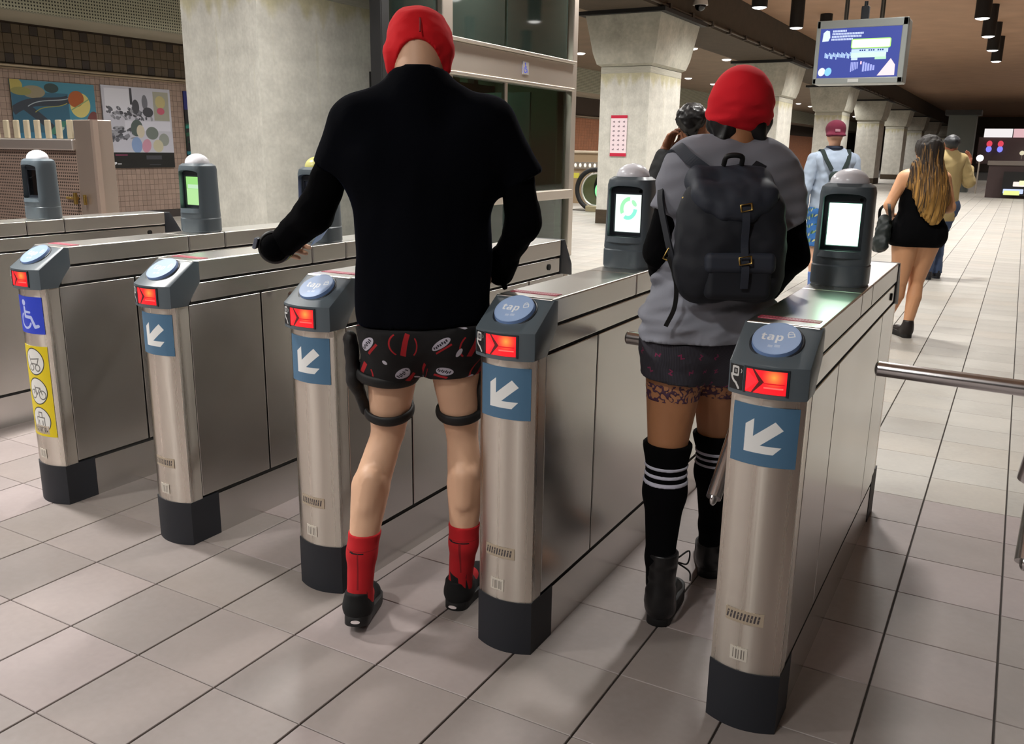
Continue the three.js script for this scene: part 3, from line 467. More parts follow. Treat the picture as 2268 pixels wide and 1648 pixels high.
const wheelTex = textTex(256, 256, '#2541c8', (c) => {
  c.strokeStyle = c.fillStyle = '#b9c6f2'; c.lineWidth = 22; c.lineCap = 'round'; c.lineJoin = 'round'; c.beginPath(); c.arc(96, 44, 21, 0, 7); c.fill(); c.beginPath(); c.moveTo(98, 78); c.lineTo(102, 140); c.lineTo(160, 142); c.lineTo(190, 208); c.lineTo(214, 200); c.stroke();
  c.lineWidth = 16; c.beginPath(); c.moveTo(100, 106); c.lineTo(152, 108); c.stroke(); c.beginPath(); c.arc(104, 168, 52, 0.35, 4.1); c.stroke();
});
const yellowTex = textTex(256, 640, '#d9c300', (c) => {
  [110, 318, 526].forEach((y, i) => {
    c.fillStyle = '#dcdcd8'; c.strokeStyle = '#2a2a22'; c.lineWidth = 7; c.beginPath(); c.arc(128, y, 92, 0, 7); c.fill(); c.stroke(); c.strokeStyle = '#6a6a66'; c.lineWidth = 8; c.beginPath();
    if (i === 0) { c.arc(98, y + 42, 22, 0, 7); c.moveTo(182, y + 42); c.arc(160, y + 42, 22, 0, 7); c.moveTo(70, y - 42); c.lineTo(96, y + 16); c.lineTo(160, y + 16); c.lineTo(176, y - 24); c.lineTo(86, y - 12); }
    else if (i === 1) { c.arc(82, y + 24, 30, 0, 7); c.moveTo(206, y + 24); c.arc(176, y + 24, 30, 0, 7); c.moveTo(82, y + 24); c.lineTo(108, y - 24); c.lineTo(158, y - 24); c.lineTo(176, y + 24); c.moveTo(158, y - 24); c.lineTo(124, y + 24); c.lineTo(100, y - 36); }
    else { c.rect(88, y - 20, 80, 70); c.moveTo(112, y - 20); c.lineTo(112, y - 56); c.lineTo(146, y - 56); c.lineTo(146, y - 20); c.moveTo(108, y); c.lineTo(108, y + 36); c.moveTo(148, y); c.lineTo(148, y + 36); }
    c.stroke();
  });
});
const goTex = (bg, ring) => canvasTex(192, 256, (c, w, h) => {
  c.fillStyle = bg; c.fillRect(0, 0, w, h); if (!ring) return; c.lineWidth = 27; c.strokeStyle = '#9df3b0'; c.beginPath(); c.ellipse(98, 92, 50, 62, 0.25, 2.3, 4.6); c.stroke(); c.strokeStyle = '#8aeecf'; c.beginPath(); c.ellipse(100, 98, 50, 62, 0.25, -0.2, 1.9); c.stroke(); c.fillStyle = '#a6f0b6'; c.beginPath(); c.ellipse(140, 58, 26, 14, 0.9, 0, 7); c.fill();
});
const halfTex = canvasTex(192, 256, (c, w, h) => { c.fillStyle = '#aef58f'; c.fillRect(0, 0, w, h); c.fillStyle = '#d8ffd6'; c.fillRect(20, 70, 150, 36); c.fillStyle = '#c9ffb0'; c.fillRect(0, 110, w, 150); });
const mat = { warn: std(0xffffff, 0.4, 0, { map: warnTex }), arrow: std(0xffffff, 0.45, 0, { map: arrowTex }), hand: std(0xffffff, 0.4, 0, { map: handTex }), wheel: std(0xffffff, 0.4, 0, { map: wheelTex }), yellow: std(0xffffff, 0.4, 0, { map: yellowTex }), tap: phys({ color: 0xffffff, roughness: 0.3, map: tapTex, clearcoat: 0.6 }), tapSide: std(rgb(120, 150, 200), 0.3), disp: std(rgb(60, 4, 6), 0.25, 0, { emissive: 0xffffff, emissiveMap: dispTex, emissiveIntensity: 1.5 }) };
const GX = (i) => -0.4545 - 0.7125 * i;                                  // gate 0 is the nearest on the right
const gates = [
  [GX(-1) + 0.03, 'brushed steel turnstile mostly outside the frame, its arms reaching in', 'white'],
  [GX(0), 'nearest steel turnstile with white lit screen and large arrow sign', 'white'],
  [GX(1), 'steel turnstile with green ring on its lit screen, between two red hoods', 'ring'],
  [GX(2), 'steel turnstile just left of the black-shirted person, tower hidden behind him', 'white'],
  [GX(3), 'steel turnstile with yellow topped tower behind the outstretched arm', 'violet', true],
  [GX(4) - 0.02, 'steel turnstile with blue wheelchair sign and yellow pictogram sign', 'green', false, true],
  [-4.53, 'farthest left turnstile whose tower screen is dark', 'off'],
];
const screens = {
  white: [goTex('#c6ffdd'), 3.2], ring: [goTex('#f2fff6', true), 1.25], violet: [canvasTex(192, 256, (c, W, H) => { c.fillStyle = '#14161c'; c.fillRect(0, 0, W, H); c.fillStyle = '#e6e2ff'; c.beginPath(); c.moveTo(40, 120); c.lineTo(92, 66); c.lineTo(120, 90); c.lineTo(104, 170); c.lineTo(60, 186); c.fill(); }), 1.6], green: [halfTex, 0.85], off: null,
};
gates.forEach(([x, label, scr, yellow, wide], gi) => {
  const t = thing('turnstile', label, 'turnstile', [x, 0, GATE_Z]);
  part('core', G.core, darkSeam, t); part('front_post', G.post, steelPost, t); part('kick_guard', G.kick, rubber, t); part('plinth', G.plinth, steel, t);
  G.panels.forEach((g) => part('side_panel', g, steel, t)); part('band', G.band, steel, t);
  G.tops.forEach((g) => part('top_cover', g, steelTop, t)); part('rear_post', G.rear, steelPost, t); part('rear_kick_guard', G.rearKick, black, t); part('rear_console', G.rearConsole, plasticDark, t);
  const ws = part('warning_strip', G.warn, mat.warn, t); ws.position.set(0, 1.0508, -0.155); ws.userData.label = 'red strip of small white print';
  const c = part('console', G.console, plastic, t), slope = Math.atan2(1.043 - 0.968, 0.11 + 0.012);
  const put = (m, k, d) => { m.rotation.x = slope; m.position.set(0, 0.968 + k * 0.075 + d * Math.cos(slope), 0.022 - k * 0.116 + d * Math.sin(slope)); };
  const ring = part('disc_ring', G.discRing, plasticDark, c); put(ring, 0.52, 0.008);
  const d = part('tap_disc', G.disc, [mat.tapSide, mat.tap, mat.tapSide], c); put(d, 0.52, 0.014);
  part('red_display', curvedPlate(-0.047, 0.047, 0.906, 0.962, 0.0215, 0.004), mat.disp, c);
  part('display_frame', merge([curvedPlate(-0.053, -0.0475, 0.903, 0.965, 0.0215, 0.007), curvedPlate(0.0475, 0.053, 0.903, 0.965, 0.0215, 0.007), curvedPlate(-0.053, 0.053, 0.962, 0.966, 0.0215, 0.007)]), plasticDark, c);
  part('hand_symbol', curvedPlate(-0.0895, -0.056, 0.904, 0.964, 0.0222, 0.002), mat.hand, c);
  if (wide) { part('wheelchair_sign', curvedPlate(-0.078, 0.072, 0.715, 0.862, 0.0012), mat.wheel, t).userData.label = 'blue sign with white wheelchair symbol'; part('pictogram_sign', curvedPlate(-0.07, 0.072, 0.29, 0.665, 0.0012), mat.yellow, t).userData.label = 'yellow sign with three white circles'; }
  else part('arrow_sign', curvedPlate(-0.078, 0.078, 0.722, 0.87, 0.0012), mat.arrow, t).userData.label = 'blue sign with white arrow pointing down left';
  part('number_strip', curvedPlate(-0.055, 0.042, 0.300, 0.335, 0.0012), std(0xffffff, 0.4, 0.3, { map: numberTex(gi) }), t);
  part('asset_tag', curvedPlate(-0.035, 0.01, 0.195, 0.232, 0.0012), std(0xffffff, 0.5, 0, { map: tagTex(gi) }), t);
  // tower
  const w = part('tower', G.tower, plastic, t); w.position.set(-0.006, 0, -0.865);
  part('dome', G.dome, yellow ? domeYellow : domeWhite, w); part('ledge', G.ledge, plastic, w); part('bezel', G.bezel, plasticDark, w); part('sensor', G.sensor, glossBlack, w);
  const s = screens[scr];
  if (s) {
    part('screen', G.screen, std(0x101010, 0.2, 0, { emissive: 0xffffff, emissiveMap: s[0], emissiveIntensity: s[1] }), w).userData.label = scr === 'ring' ? 'white screen with a green ring' : 'lit screen';
    const l = new THREE.RectAreaLight(scr === 'violet' ? rgb(200, 200, 255) : rgb(190, 255, 215), scr === 'white' ? 2.2 : 0.9, 0.094, 0.128); l.position.set(0, 1.238, 0.034); l.lookAt(0, 1.238, 1); l.name = 'screen_glow'; w.add(l);
  } else part('screen', G.screen, glossBlack, w).userData.label = 'dark screen';
  // tripod on the left flank: one arm across the lane, two hanging
  const h = part('tripod_hub', merge([new THREE.CylinderGeometry(0.062, 0.07, 0.05, 28).rotateZ(Math.PI / 2).translate(-0.105, 0.86, -0.51), new THREE.SphereGeometry(0.055, 24, 14).scale(0.9, 1, 1).translate(-0.145, 0.855, -0.51)]), steelBar, t);
  const arm = (b, a = [-0.15, 0.86, -0.51]) => merge([rod(a, b, 0.021, 0.021, 18), new THREE.SphereGeometry(0.021, 16, 10).scale(0.5, 1, 1).translate(...b)]);
  part('arm', arm([-0.565, 0.874, -0.51], [-0.15, 0.868, -0.51]), steelBar, h); part('arm', arm([-0.165, 0.53, -0.185], [-0.15, 0.85, -0.50]), steelBar, h); part('arm', arm([-0.165, 0.53, -0.835], [-0.15, 0.85, -0.52]), steelBar, h);
  part('lock', new THREE.CylinderGeometry(0.014, 0.014, 0.006, 16).rotateZ(Math.PI / 2).translate(0.09, 0.938, -1.45), darkSeam, t);
});

// ------------------------------------------------------------------ people: fields of tapered capsules meshed as one surface
const V = (a) => a, len3 = (x, y, z) => Math.sqrt(x * x + y * y + z * z);
const C = (a, b, ra, rb = ra, k = 0.03, s = null) => ({ a, b, ra, rb, k, s });               // tapered capsule, s flattens it along x,y,z
const E = (c, r, k = 0.03, rx = 0) => ({ c, r, k, cos: Math.cos(rx), sin: Math.sin(rx) });        // ellipsoid, tipped about x
function primD(q, x, y, z) {
  if (q.c) {
    let X = x - q.c[0], Y = y - q.c[1], Z = z - q.c[2]; const y2 = Y * q.cos + Z * q.sin; Z = -Y * q.sin + Z * q.cos; Y = y2;
    const [a, b, c] = q.r, k0 = len3(X / a, Y / b, Z / c), k1 = len3(X / a / a, Y / b / b, Z / c / c); return k1 < 1e-9 ? -Math.min(a, b, c) : k0 * (k0 - 1) / k1;
  }
  const s = q.s ?? [1, 1, 1], ax = q.a[0] / s[0], ay = q.a[1] / s[1], az = q.a[2] / s[2], bx = q.b[0] / s[0] - ax, by = q.b[1] / s[1] - ay, bz = q.b[2] / s[2] - az, px = x / s[0] - ax, py = y / s[1] - ay, pz = z / s[2] - az;
  const t = clamp((px * bx + py * by + pz * bz) / (bx * bx + by * by + bz * bz + 1e-12), 0, 1);
  return (len3(px - bx * t, py - by * t, pz - bz * t) - lerp(q.ra, q.rb, t)) * Math.min(...s);
}
const smin = (a, b, k) => { const h = Math.max(k - Math.abs(a - b), 0) / k; return Math.min(a, b) - h * h * k * 0.25; };
function field(prims, o = {}) {
  const { grow = 0, clips = [], cuts = [], wrinkle } = o;
  return (x, y, z) => {
    let d = 1e3;
    for (const q of prims) {
      let e = primD(q, x, y, z); if (q.clip) e = Math.max(e, q.clip[0] * x + q.clip[1] * y + q.clip[2] * z - q.clip[3]);
      if (q.under) e = Math.max(e, q.under(x, y, z)); d = smin(d, e, q.k);
    }
    d -= grow; if (wrinkle && Math.abs(d) < 0.05) d += wrinkle(x, y, z);
    for (const q of cuts) d = Math.max(d, -primD(q, x, y, z));
    for (const [nx, ny, nz, c] of clips) d = Math.max(d, nx * x + ny * y + nz * z - c);
    return d;
  };
}
function boundsOf(prims, pad) {
  const lo = [1e3, 1e3, 1e3], hi = [-1e3, -1e3, -1e3];
  for (const q of prims) for (let i = 0; i < 3; i++) {
    const m = q.c ? [[q.c, q.c ? Math.max(...q.r) : 0]] : [[q.a, q.ra], [q.b, q.rb]];
    for (const [p, r] of m) { const e = r * (q.s ? q.s[i] : 1); lo[i] = Math.min(lo[i], p[i] - e - pad); hi[i] = Math.max(hi[i], p[i] + e + pad); }
  }
  return [lo, hi];
}
function surface(f, [lo, hi], cell) {                                          // surface nets on a grid, whole blocks skipped where the surface is far
  const n = [0, 1, 2].map((i) => Math.ceil((hi[i] - lo[i]) / cell) + 1), [nx, ny, nz] = n, val = new Float32Array(nx * ny * nz), B = 6;
  for (let k0 = 0; k0 < nz; k0 += B) for (let j0 = 0; j0 < ny; j0 += B) for (let i0 = 0; i0 < nx; i0 += B) {
    const c = f(lo[0] + (i0 + B / 2) * cell, lo[1] + (j0 + B / 2) * cell, lo[2] + (k0 + B / 2) * cell), skip = Math.abs(c) > B * cell * 1.05 + 0.02;
    for (let k = k0; k < Math.min(k0 + B, nz); k++) for (let j = j0; j < Math.min(j0 + B, ny); j++) for (let i = i0; i < Math.min(i0 + B, nx); i++)
      val[i + nx * (j + ny * k)] = skip ? c : f(lo[0] + i * cell, lo[1] + j * cell, lo[2] + k * cell);
  }
  const id = new Int32Array(nx * ny * nz).fill(-1), P = [], I = [];
  for (let k = 0; k < nz - 1; k++) for (let j = 0; j < ny - 1; j++) for (let i = 0; i < nx - 1; i++) {
    let m = 0; const o = i + nx * (j + ny * k), v = [];
    for (let c = 0; c < 8; c++) { const w = val[o + (c & 1) + nx * ((c >> 1) & 1) + nx * ny * (c >> 2)]; v.push(w); if (w < 0) m |= 1 << c; }
    if (m === 0 || m === 255) continue;
    let sx = 0, sy = 0, sz = 0, cnt = 0;
    for (let a = 0; a < 8; a++) for (const bit of [1, 2, 4]) { if (a & bit) continue; const b = a | bit; if ((v[a] < 0) === (v[b] < 0)) continue; const t = v[a] / (v[a] - v[b]); sx += (a & 1) + (bit === 1 ? t : 0); sy += ((a >> 1) & 1) + (bit === 2 ? t : 0); sz += (a >> 2) + (bit === 4 ? t : 0); cnt++; }
    id[o] = P.length / 3; P.push(lo[0] + (i + sx / cnt) * cell, lo[1] + (j + sy / cnt) * cell, lo[2] + (k + sz / cnt) * cell);
  }
  const st = [1, nx, nx * ny];
  for (let k = 1; k < nz - 1; k++) for (let j = 1; j < ny - 1; j++) for (let i = 1; i < nx - 1; i++) {
    const o = i + nx * (j + ny * k);
    for (let a = 0; a < 3; a++) {
      const s0 = val[o] < 0, s1 = val[o + st[a]] < 0; if (s0 === s1) continue;
      const u = st[(a + 1) % 3], w = st[(a + 2) % 3], q = [id[o - u - w], id[o - w], id[o], id[o - u]]; if (q.some((e) => e < 0)) continue;
      if (s0) I.push(q[0], q[1], q[2], q[0], q[2], q[3]); else I.push(q[0], q[2], q[1], q[0], q[3], q[2]);
    }
  }
  const g = new THREE.BufferGeometry(); g.setAttribute('position', new THREE.Float32BufferAttribute(P, 3)); g.setIndex(I); g.computeVertexNormals(); return g;
}
const wrapUV = (g, x0, z0, R) => { const p = g.attributes.position, uv = new Float32Array(p.count * 2); for (let i = 0; i < p.count; i++) { uv[2 * i] = Math.atan2(p.getX(i) - x0, p.getZ(i) - z0) * R; uv[2 * i + 1] = p.getY(i); } g.setAttribute('uv', new THREE.BufferAttribute(uv, 2)); return g; };
function skinOf(prims, cell, fine = []) {                                          // body plus finer grids for hands and head, one geometry
  const list = [wrapUV(surface(field(prims), boundsOf(prims, 0.03), cell), 0, 0, 0.12)];
  for (const [p, c] of fine) list.push(wrapUV(surface(field(p), boundsOf(p, 0.012), c), 0, 0, 0.12));
  return mergeGeometries(list);
}
const garment = (prims, cell, o = {}) => wrapUV(surface(field(prims, o), boundsOf(prims, (o.grow ?? 0) + 0.03), cell), o.cx ?? 0, o.cz ?? 0, o.R ?? 0.12);
const under = (list, garments) => {                                              // keeps the body's prims a little inside the clothes that cover them
  const fs = garments.map(([p, clips = []]) => { const f = field(p); return (x, y, z) => { for (const [a, b, c, e] of clips) if (a * x + b * y + c * z - e > -0.004) return -1e3; return f(x, y, z) + 0.02; }; });
  const u = (x, y, z) => { let d = -1e3; for (const f of fs) { const e = f(x, y, z); if (e > d) d = e; } return d; };
  return list.map((q) => ({ ...q, k: 0.004, under: u }));
};
const sub = (a, b) => a.map((v, i) => v - b[i]), add = (a, b, s = 1) => a.map((v, i) => v + b[i] * s), unit = (a) => { const l = len3(...a); return a.map((v) => v / l); }, cross = (a, b) => [a[1] * b[2] - a[2] * b[1], a[2] * b[0] - a[0] * b[2], a[0] * b[1] - a[1] * b[0]];
function hand(wrist, dir, palm, thumbSide, curl, s = 1) {                                // palm and five bent fingers; palm is the way the palm faces
  const d = unit(dir), n = unit(add(palm, d, -palm.reduce((t, v, i) => t + v * d[i], 0))), side = cross(d, n).map((v) => v * thumbSide), P = [];
  const at = (u, v, w) => add(add(add(wrist, d, u * s), side, v * s), n, w * s);
  P.push(C(wrist, at(0.03, 0, 0), 0.026 * s, 0.026 * s, 0.012), C(at(0.03, 0.022, 0), at(0.08, 0.026, 0), 0.016 * s, 0.014 * s, 0.014), C(at(0.03, 0, 0), at(0.085, 0, 0), 0.017 * s, 0.014 * s, 0.014), C(at(0.03, -0.02, 0), at(0.078, -0.026, 0), 0.016 * s, 0.013 * s, 0.014));
  [[0.028, 0.088, 0.036, 0.009], [0.009, 0.092, 0.041, 0.0092], [-0.010, 0.089, 0.038, 0.0088], [-0.028, 0.080, 0.030, 0.0078]].forEach(([v, u0, l, r], i) => {
    let p = at(u0, v, 0), a = curl * (0.55 + 0.08 * i); let prev = p;
    for (let j = 0; j < 3; j++) { const q = add(add(prev, d, Math.cos(a) * l * (1 - 0.2 * j) * s), n, Math.sin(a) * l * (1 - 0.2 * j) * s); P.push(C(prev, q, r * (1 - 0.07 * j) * s, r * (1 - 0.07 * (j + 1)) * s, 0.004)); prev = q; a += curl * 0.75; }
  });
  const t0 = at(0.022, 0.028, 0.004), t1 = at(0.05, 0.052, 0.016), t2 = at(0.078, 0.054 - 0.016 * curl, 0.024 + 0.006 * curl), t3 = at(0.1, 0.048 - 0.03 * curl, 0.028 + 0.008 * curl);
  P.push(C(t0, t1, 0.013 * s, 0.0105 * s, 0.01), C(t1, t2, 0.0105 * s, 0.0095 * s, 0.004), C(t2, t3, 0.0095 * s, 0.008 * s, 0.004)); return P;
}
function headOf(c, fw, s = 1) {                                                   // skull, jaw, nose, brow, lips, ears; c is the skull's centre, fw where it looks
  const f = unit(fw), up0 = Math.abs(f[1]) > 0.95 ? [0, 0, 1] : [0, 1, 0], rt = unit(cross(f, up0)), up = cross(rt, f), at = (x, y, z) => add(add(add(c, rt, x * s), up, y * s), f, z * s);
  const P = [C(at(0, 0.022, -0.022), at(0, 0.018, 0.028), 0.079 * s, 0.074 * s, 0.03), C(at(0, -0.03, 0.03), at(0, -0.088, 0.062), 0.058 * s, 0.028 * s, 0.04), C(at(-0.032, -0.05, 0.02), at(0.032, -0.05, 0.02), 0.038 * s, 0.038 * s, 0.04)];
  P.push(C(at(0, 0.004, 0.096), at(0, -0.03, 0.112), 0.007 * s, 0.012 * s, 0.015), C(at(-0.034, 0.02, 0.085), at(0.034, 0.02, 0.085), 0.011 * s, 0.011 * s, 0.02), C(at(-0.018, -0.062, 0.086), at(0.018, -0.062, 0.086), 0.008 * s, 0.008 * s, 0.01), C(at(-0.04, -0.02, 0.07), at(-0.03, -0.03, 0.075), 0.014 * s, 0.014 * s, 0.03), C(at(0.04, -0.02, 0.07), at(0.03, -0.03, 0.075), 0.014 * s, 0.014 * s, 0.03));
  for (const e of [-1, 1]) P.push(C(at(e * 0.079, 0.018, -0.004), at(e * 0.077, -0.022, 0.004), 0.012 * s, 0.009 * s, 0.008));
  return { P, at };
}
const skin = (r, g, b) => phys({ color: rgb(r, g, b), roughness: 0.52, sheen: 0.2, sheenColor: rgb(255, 200, 170) });
const fold = (amp, fx, fy, fz, s = 0) => (x, y, z) => amp * (noise.noise(x * fx + s, y * fy, z * fz) + 0.5 * noise.noise(x * fx * 2.3, y * fy * 2.3 + s, z * fz * 2.3));
const clothBump = dataTex(128, (u, v) => 0.5 + 0.25 * Math.sin(u * 128 * Math.PI) * Math.sin(v * 128 * Math.PI) + 0.2 * per(u, v, 20, 2, 2), false, [14, 14]);
const cloth = (r, g, b, o = {}) => phys({ color: rgb(r, g, b), roughness: 0.92, sheen: 0.25, sheenColor: rgb(Math.min(255, r + 60), Math.min(255, g + 60), Math.min(255, b + 70)), sheenRoughness: 0.6, bumpMap: clothBump, bumpScale: 0.0005, ...o });
const shoeUpper = [C([0, 0.045, -0.035], [0, 0.038, -0.19], 0.036, 0.037, 0.03), E([0, 0.036, -0.215], [0.042, 0.030, 0.045], 0.03), C([0, 0.055, -0.03], [0, 0.095, -0.028], 0.036, 0.037, 0.03), C([0, 0.05, -0.06], [0, 0.075, -0.07], 0.036, 0.034, 0.04)];
const soleShape = () => { const s = new THREE.Shape(); s.moveTo(-0.036, 0.03); s.bezierCurveTo(-0.034, -0.012, 0.034, -0.012, 0.036, 0.03); s.bezierCurveTo(0.034, 0.11, 0.054, 0.16, 0.048, 0.215); s.bezierCurveTo(0.044, 0.285, -0.04, 0.285, -0.046, 0.22); s.bezierCurveTo(-0.05, 0.16, -0.034, 0.11, -0.036, 0.03); return s; };
const soleGeo = (h) => uvBox(toCreasedNormals(new THREE.ExtrudeGeometry(soleShape(), { depth: h, bevelEnabled: true, bevelSize: 0.003, bevelThickness: 0.003, bevelSegments: 2, curveSegments: 14 }).rotateX(-Math.PI / 2), 0.6));
const upperGeo = garment(shoeUpper, 0.005, { clips: [[0, -1, 0, -0.012], [0, 1, 0, 0.1]] }), soleLow = soleGeo(0.026), soleThick = soleGeo(0.042);
const place = (m, p, rx = 0, ry = 0, rz = 0) => { m.position.set(...p); m.rotation.set(rx, ry, rz, 'YXZ'); return m; };
const person = (label, r0, F0) => thing('person', label, 'person', heading(r0, F0), YAW);

// ------------------------------------------------------------------ the tall person in the black shirt
{
  const t = person('person in red hood, black shirt, printed shorts and red socks, tapping a card', -0.30, 2.52), S = skin(214, 172, 142);
  const legL = [C([-0.045, 0.90, 0], [-0.078, 0.60, -0.05], 0.088, 0.052, 0.03), C([-0.078, 0.60, -0.05], [-0.128, 0.44, -0.005], 0.049, 0.056, 0.04), C([-0.128, 0.44, -0.005], [-0.153, 0.24, 0.04], 0.060, 0.040, 0.03), C([-0.153, 0.24, 0.04], [-0.160, 0.10, 0.065], 0.040, 0.034, 0.02), C([-0.160, 0.09, 0.05], [-0.166, 0.05, -0.06], 0.032, 0.03, 0.03), C([-0.120, 0.475, 0.022], [-0.135, 0.39, 0.038], 0.044, 0.034, 0.03)];
  const legR = [C([0.125, 0.90, -0.02], [0.148, 0.60, -0.07], 0.088, 0.051, 0.03), C([0.148, 0.60, -0.07], [0.160, 0.44, -0.05], 0.048, 0.055, 0.04), C([0.160, 0.44, -0.05], [0.155, 0.24, -0.045], 0.059, 0.040, 0.03), C([0.155, 0.24, -0.045], [0.142, 0.09, -0.08], 0.040, 0.034, 0.02), C([0.142, 0.07, -0.09], [0.168, 0.05, -0.18], 0.032, 0.03, 0.03), C([0.158, 0.475, -0.022], [0.158, 0.39, -0.015], 0.044, 0.034, 0.03)];
  const torso = [C([-0.03, 0.95, 0], [0.11, 0.95, 0], 0.115, 0.115, 0.05), C([0.04, 1.0, 0], [0.042, 1.30, 0.0], 0.16, 0.175, 0.06, [1, 1, 0.72]), C([-0.07, 1.42, 0.01], [0.16, 1.42, 0.01], 0.115, 0.115, 0.06)];
  const armL = [C([-0.155, 1.48, 0], [-0.268, 1.262, -0.03], 0.045, 0.036, 0.03), C([-0.268, 1.262, -0.03], [-0.408, 1.156, -0.115], 0.038, 0.030, 0.02)], armR = [C([0.255, 1.48, 0], [0.325, 1.25, 0.0], 0.045, 0.036, 0.03), C([0.325, 1.25, 0.0], [0.262, 1.115, -0.09], 0.036, 0.029, 0.02)];
  const H = headOf([0.030, 1.722, -0.085], [0.0, -0.72, -0.69], 1.0), neck = [C([0.034, 1.58, 0.0], [0.030, 1.705, -0.040], 0.066, 0.060, 0.04)];
  const hl = hand([-0.408, 1.156, -0.115], [-0.06, -0.05, -1], [0.97, -0.22, 0.1], -1, 1.05, 1.0), hr = hand([0.262, 1.115, -0.09], [-0.5, -0.5, -0.7], [-0.7, 0.5, 0.2], -1, 0.9, 1.02);
  // shirt over a long sleeved undershirt
  const arm = (p0, p1, end) => { const n = unit(sub(p1, p0)); return [...n, n[0] * end[0] + n[1] * end[1] + n[2] * end[2]]; };
  const clipped = (q, clip) => ({ ...q, clip });
  const sleeveL = clipped(C([-0.145, 1.505, 0.0], [-0.232, 1.33, -0.01], 0.072, 0.060, 0.05), arm([-0.145, 1.505, 0.0], [-0.232, 1.33, -0.01], [-0.218, 1.385, 0])), sleeveR = clipped(C([0.235, 1.505, 0.0], [0.350, 1.32, 0.0], 0.072, 0.058, 0.05), arm([0.235, 1.505, 0.0], [0.350, 1.32, 0], [0.347, 1.372, 0]));
  const shirt = [C([0.038, 0.99, 0], [0.042, 1.32, 0.0], 0.196, 0.196, 0.05, [1, 1, 0.66]), C([-0.075, 1.42, 0.005], [0.165, 1.42, 0.005], 0.112, 0.112, 0.07), C([0.034, 1.590, -0.012], [-0.12, 1.525, 0.0], 0.066, 0.062, 0.06), C([0.034, 1.590, -0.012], [0.205, 1.525, 0.0], 0.066, 0.062, 0.06), C([0.036, 1.52, 0.0], [0.033, 1.628, -0.02], 0.085, 0.068, 0.05), sleeveL, sleeveR];
  const shirtMat = cloth(4, 5, 9, { color: new THREE.Color(0.0012, 0.0016, 0.0032), roughness: 1, specularIntensity: 0.15, sheen: 0.22, sheenColor: rgb(30, 66, 130) });
  part('shirt', garment(shirt, 0.009, { clips: [[0.05, -1, 0, -0.955], [0.0, 0.93, -0.36, 1.535]], wrinkle: fold(0.006, 9, 4, 9, 3) }), shirtMat, t);
  const undershirt = cloth(3, 4, 6, { color: new THREE.Color(0.0008, 0.0009, 0.0014), roughness: 1, specularIntensity: 0.12, sheen: 0.03 });
  const uL = [C([-0.205, 1.40, -0.005], [-0.272, 1.262, -0.03], 0.050, 0.052, 0.04), C([-0.272, 1.262, -0.03], [-0.378, 1.172, -0.095], 0.054, 0.045, 0.03)], uR = [C([0.30, 1.40, 0], [0.325, 1.25, 0.0], 0.050, 0.048, 0.04), C([0.325, 1.25, 0.0], [0.272, 1.13, -0.08], 0.048, 0.040, 0.03)];
  part('undershirt_sleeve', garment(uL, 0.008, { wrinkle: fold(0.006, 14, 14, 14, 2) }), undershirt, t); part('undershirt_sleeve', garment(uR, 0.008, { wrinkle: fold(0.006, 14, 14, 14, 7) }), undershirt, t);
  const shortsP = [C([-0.035, 0.95, 0], [0.115, 0.95, 0], 0.125, 0.125, 0.05), C([-0.04, 0.88, 0.0], [-0.080, 0.76, -0.025], 0.103, 0.083, 0.03), C([0.118, 0.88, -0.02], [0.133, 0.76, -0.045], 0.103, 0.078, 0.03)];
  const lg = (l) => under(l, [[shortsP, [[0.09, -1, 0, -0.785], [0, 1, 0, 0.97]]], [shirt, [[0.05, -1, 0, -0.96]]]]), tor = under([...torso, ...armL.slice(0, 1), ...armR.slice(0, 1)], [[[...shirt, ...uL, ...uR], [[0.05, -1, 0, -0.94]]], [shortsP, [[0, 1, 0, 0.955]]]]);
  const hoodPrims = [E([0.030, 1.728, -0.078], [0.094, 0.084, 0.116], 0.05, 0.6), C([-0.045, 1.70, -0.05], [-0.046, 1.655, -0.04], 0.022, 0.014, 0.03), C([0.102, 1.70, -0.05], [0.104, 1.655, -0.04], 0.022, 0.014, 0.03), E([0.020, 1.780, -0.08], [0.055, 0.033, 0.07], 0.05)];
  H.P.splice(0, 1, under(H.P.slice(0, 1), [[hoodPrims]])[0]);
  part('body', skinOf([...lg(legL), ...lg(legR), ...tor, ...armL.slice(1), ...armR.slice(1), ...neck, ...H.P], 0.012, [[[...neck, ...H.P], 0.006], [hl, 0.0035], [hr, 0.0035]]), S, t);
  part('shirt_collar', new THREE.TorusGeometry(0.070, 0.008, 10, 40).rotateX(Math.PI / 2).rotateX(0.37).translate(0.034, 1.644, -0.022), shirtMat, t);
  // fingerless glove, wristwatch, bracelet and card
  const w = [-0.408, 1.156, -0.115], dL = unit([-0.06, -0.05, -1]);
  const glove = part('glove', garment([C(add(w, dL, -0.035), add(w, dL, 0.025), 0.040, 0.040, 0.02), C(add(w, dL, 0.02), add(w, dL, 0.075), 0.037, 0.034, 0.03), C(add(add(w, dL, 0.04), cross(dL, [0, 1, 0]), 0.02), add(add(w, dL, 0.078), cross(dL, [0, 1, 0]), 0.02), 0.022, 0.02, 0.03)], 0.005), undershirt, t);
  part('bracelet', new THREE.TorusGeometry(0.046, 0.0035, 8, 36).applyQuaternion(new THREE.Quaternion().setFromUnitVectors(new THREE.Vector3(0, 0, 1), new THREE.Vector3(...dL))).translate(...add(w, dL, 0.012)), std(rgb(150, 150, 80), 0.35, 0.9), glove);
  const wp = add(w, dL, -0.03);
  const watch = part('watch', merge([new THREE.TorusGeometry(0.043, 0.007, 10, 36).scale(1, 1, 1.6).applyQuaternion(new THREE.Quaternion().setFromUnitVectors(new THREE.Vector3(0, 0, 1), new THREE.Vector3(...dL))).translate(...wp)]), std(rgb(4, 4, 5), 0.5), t);
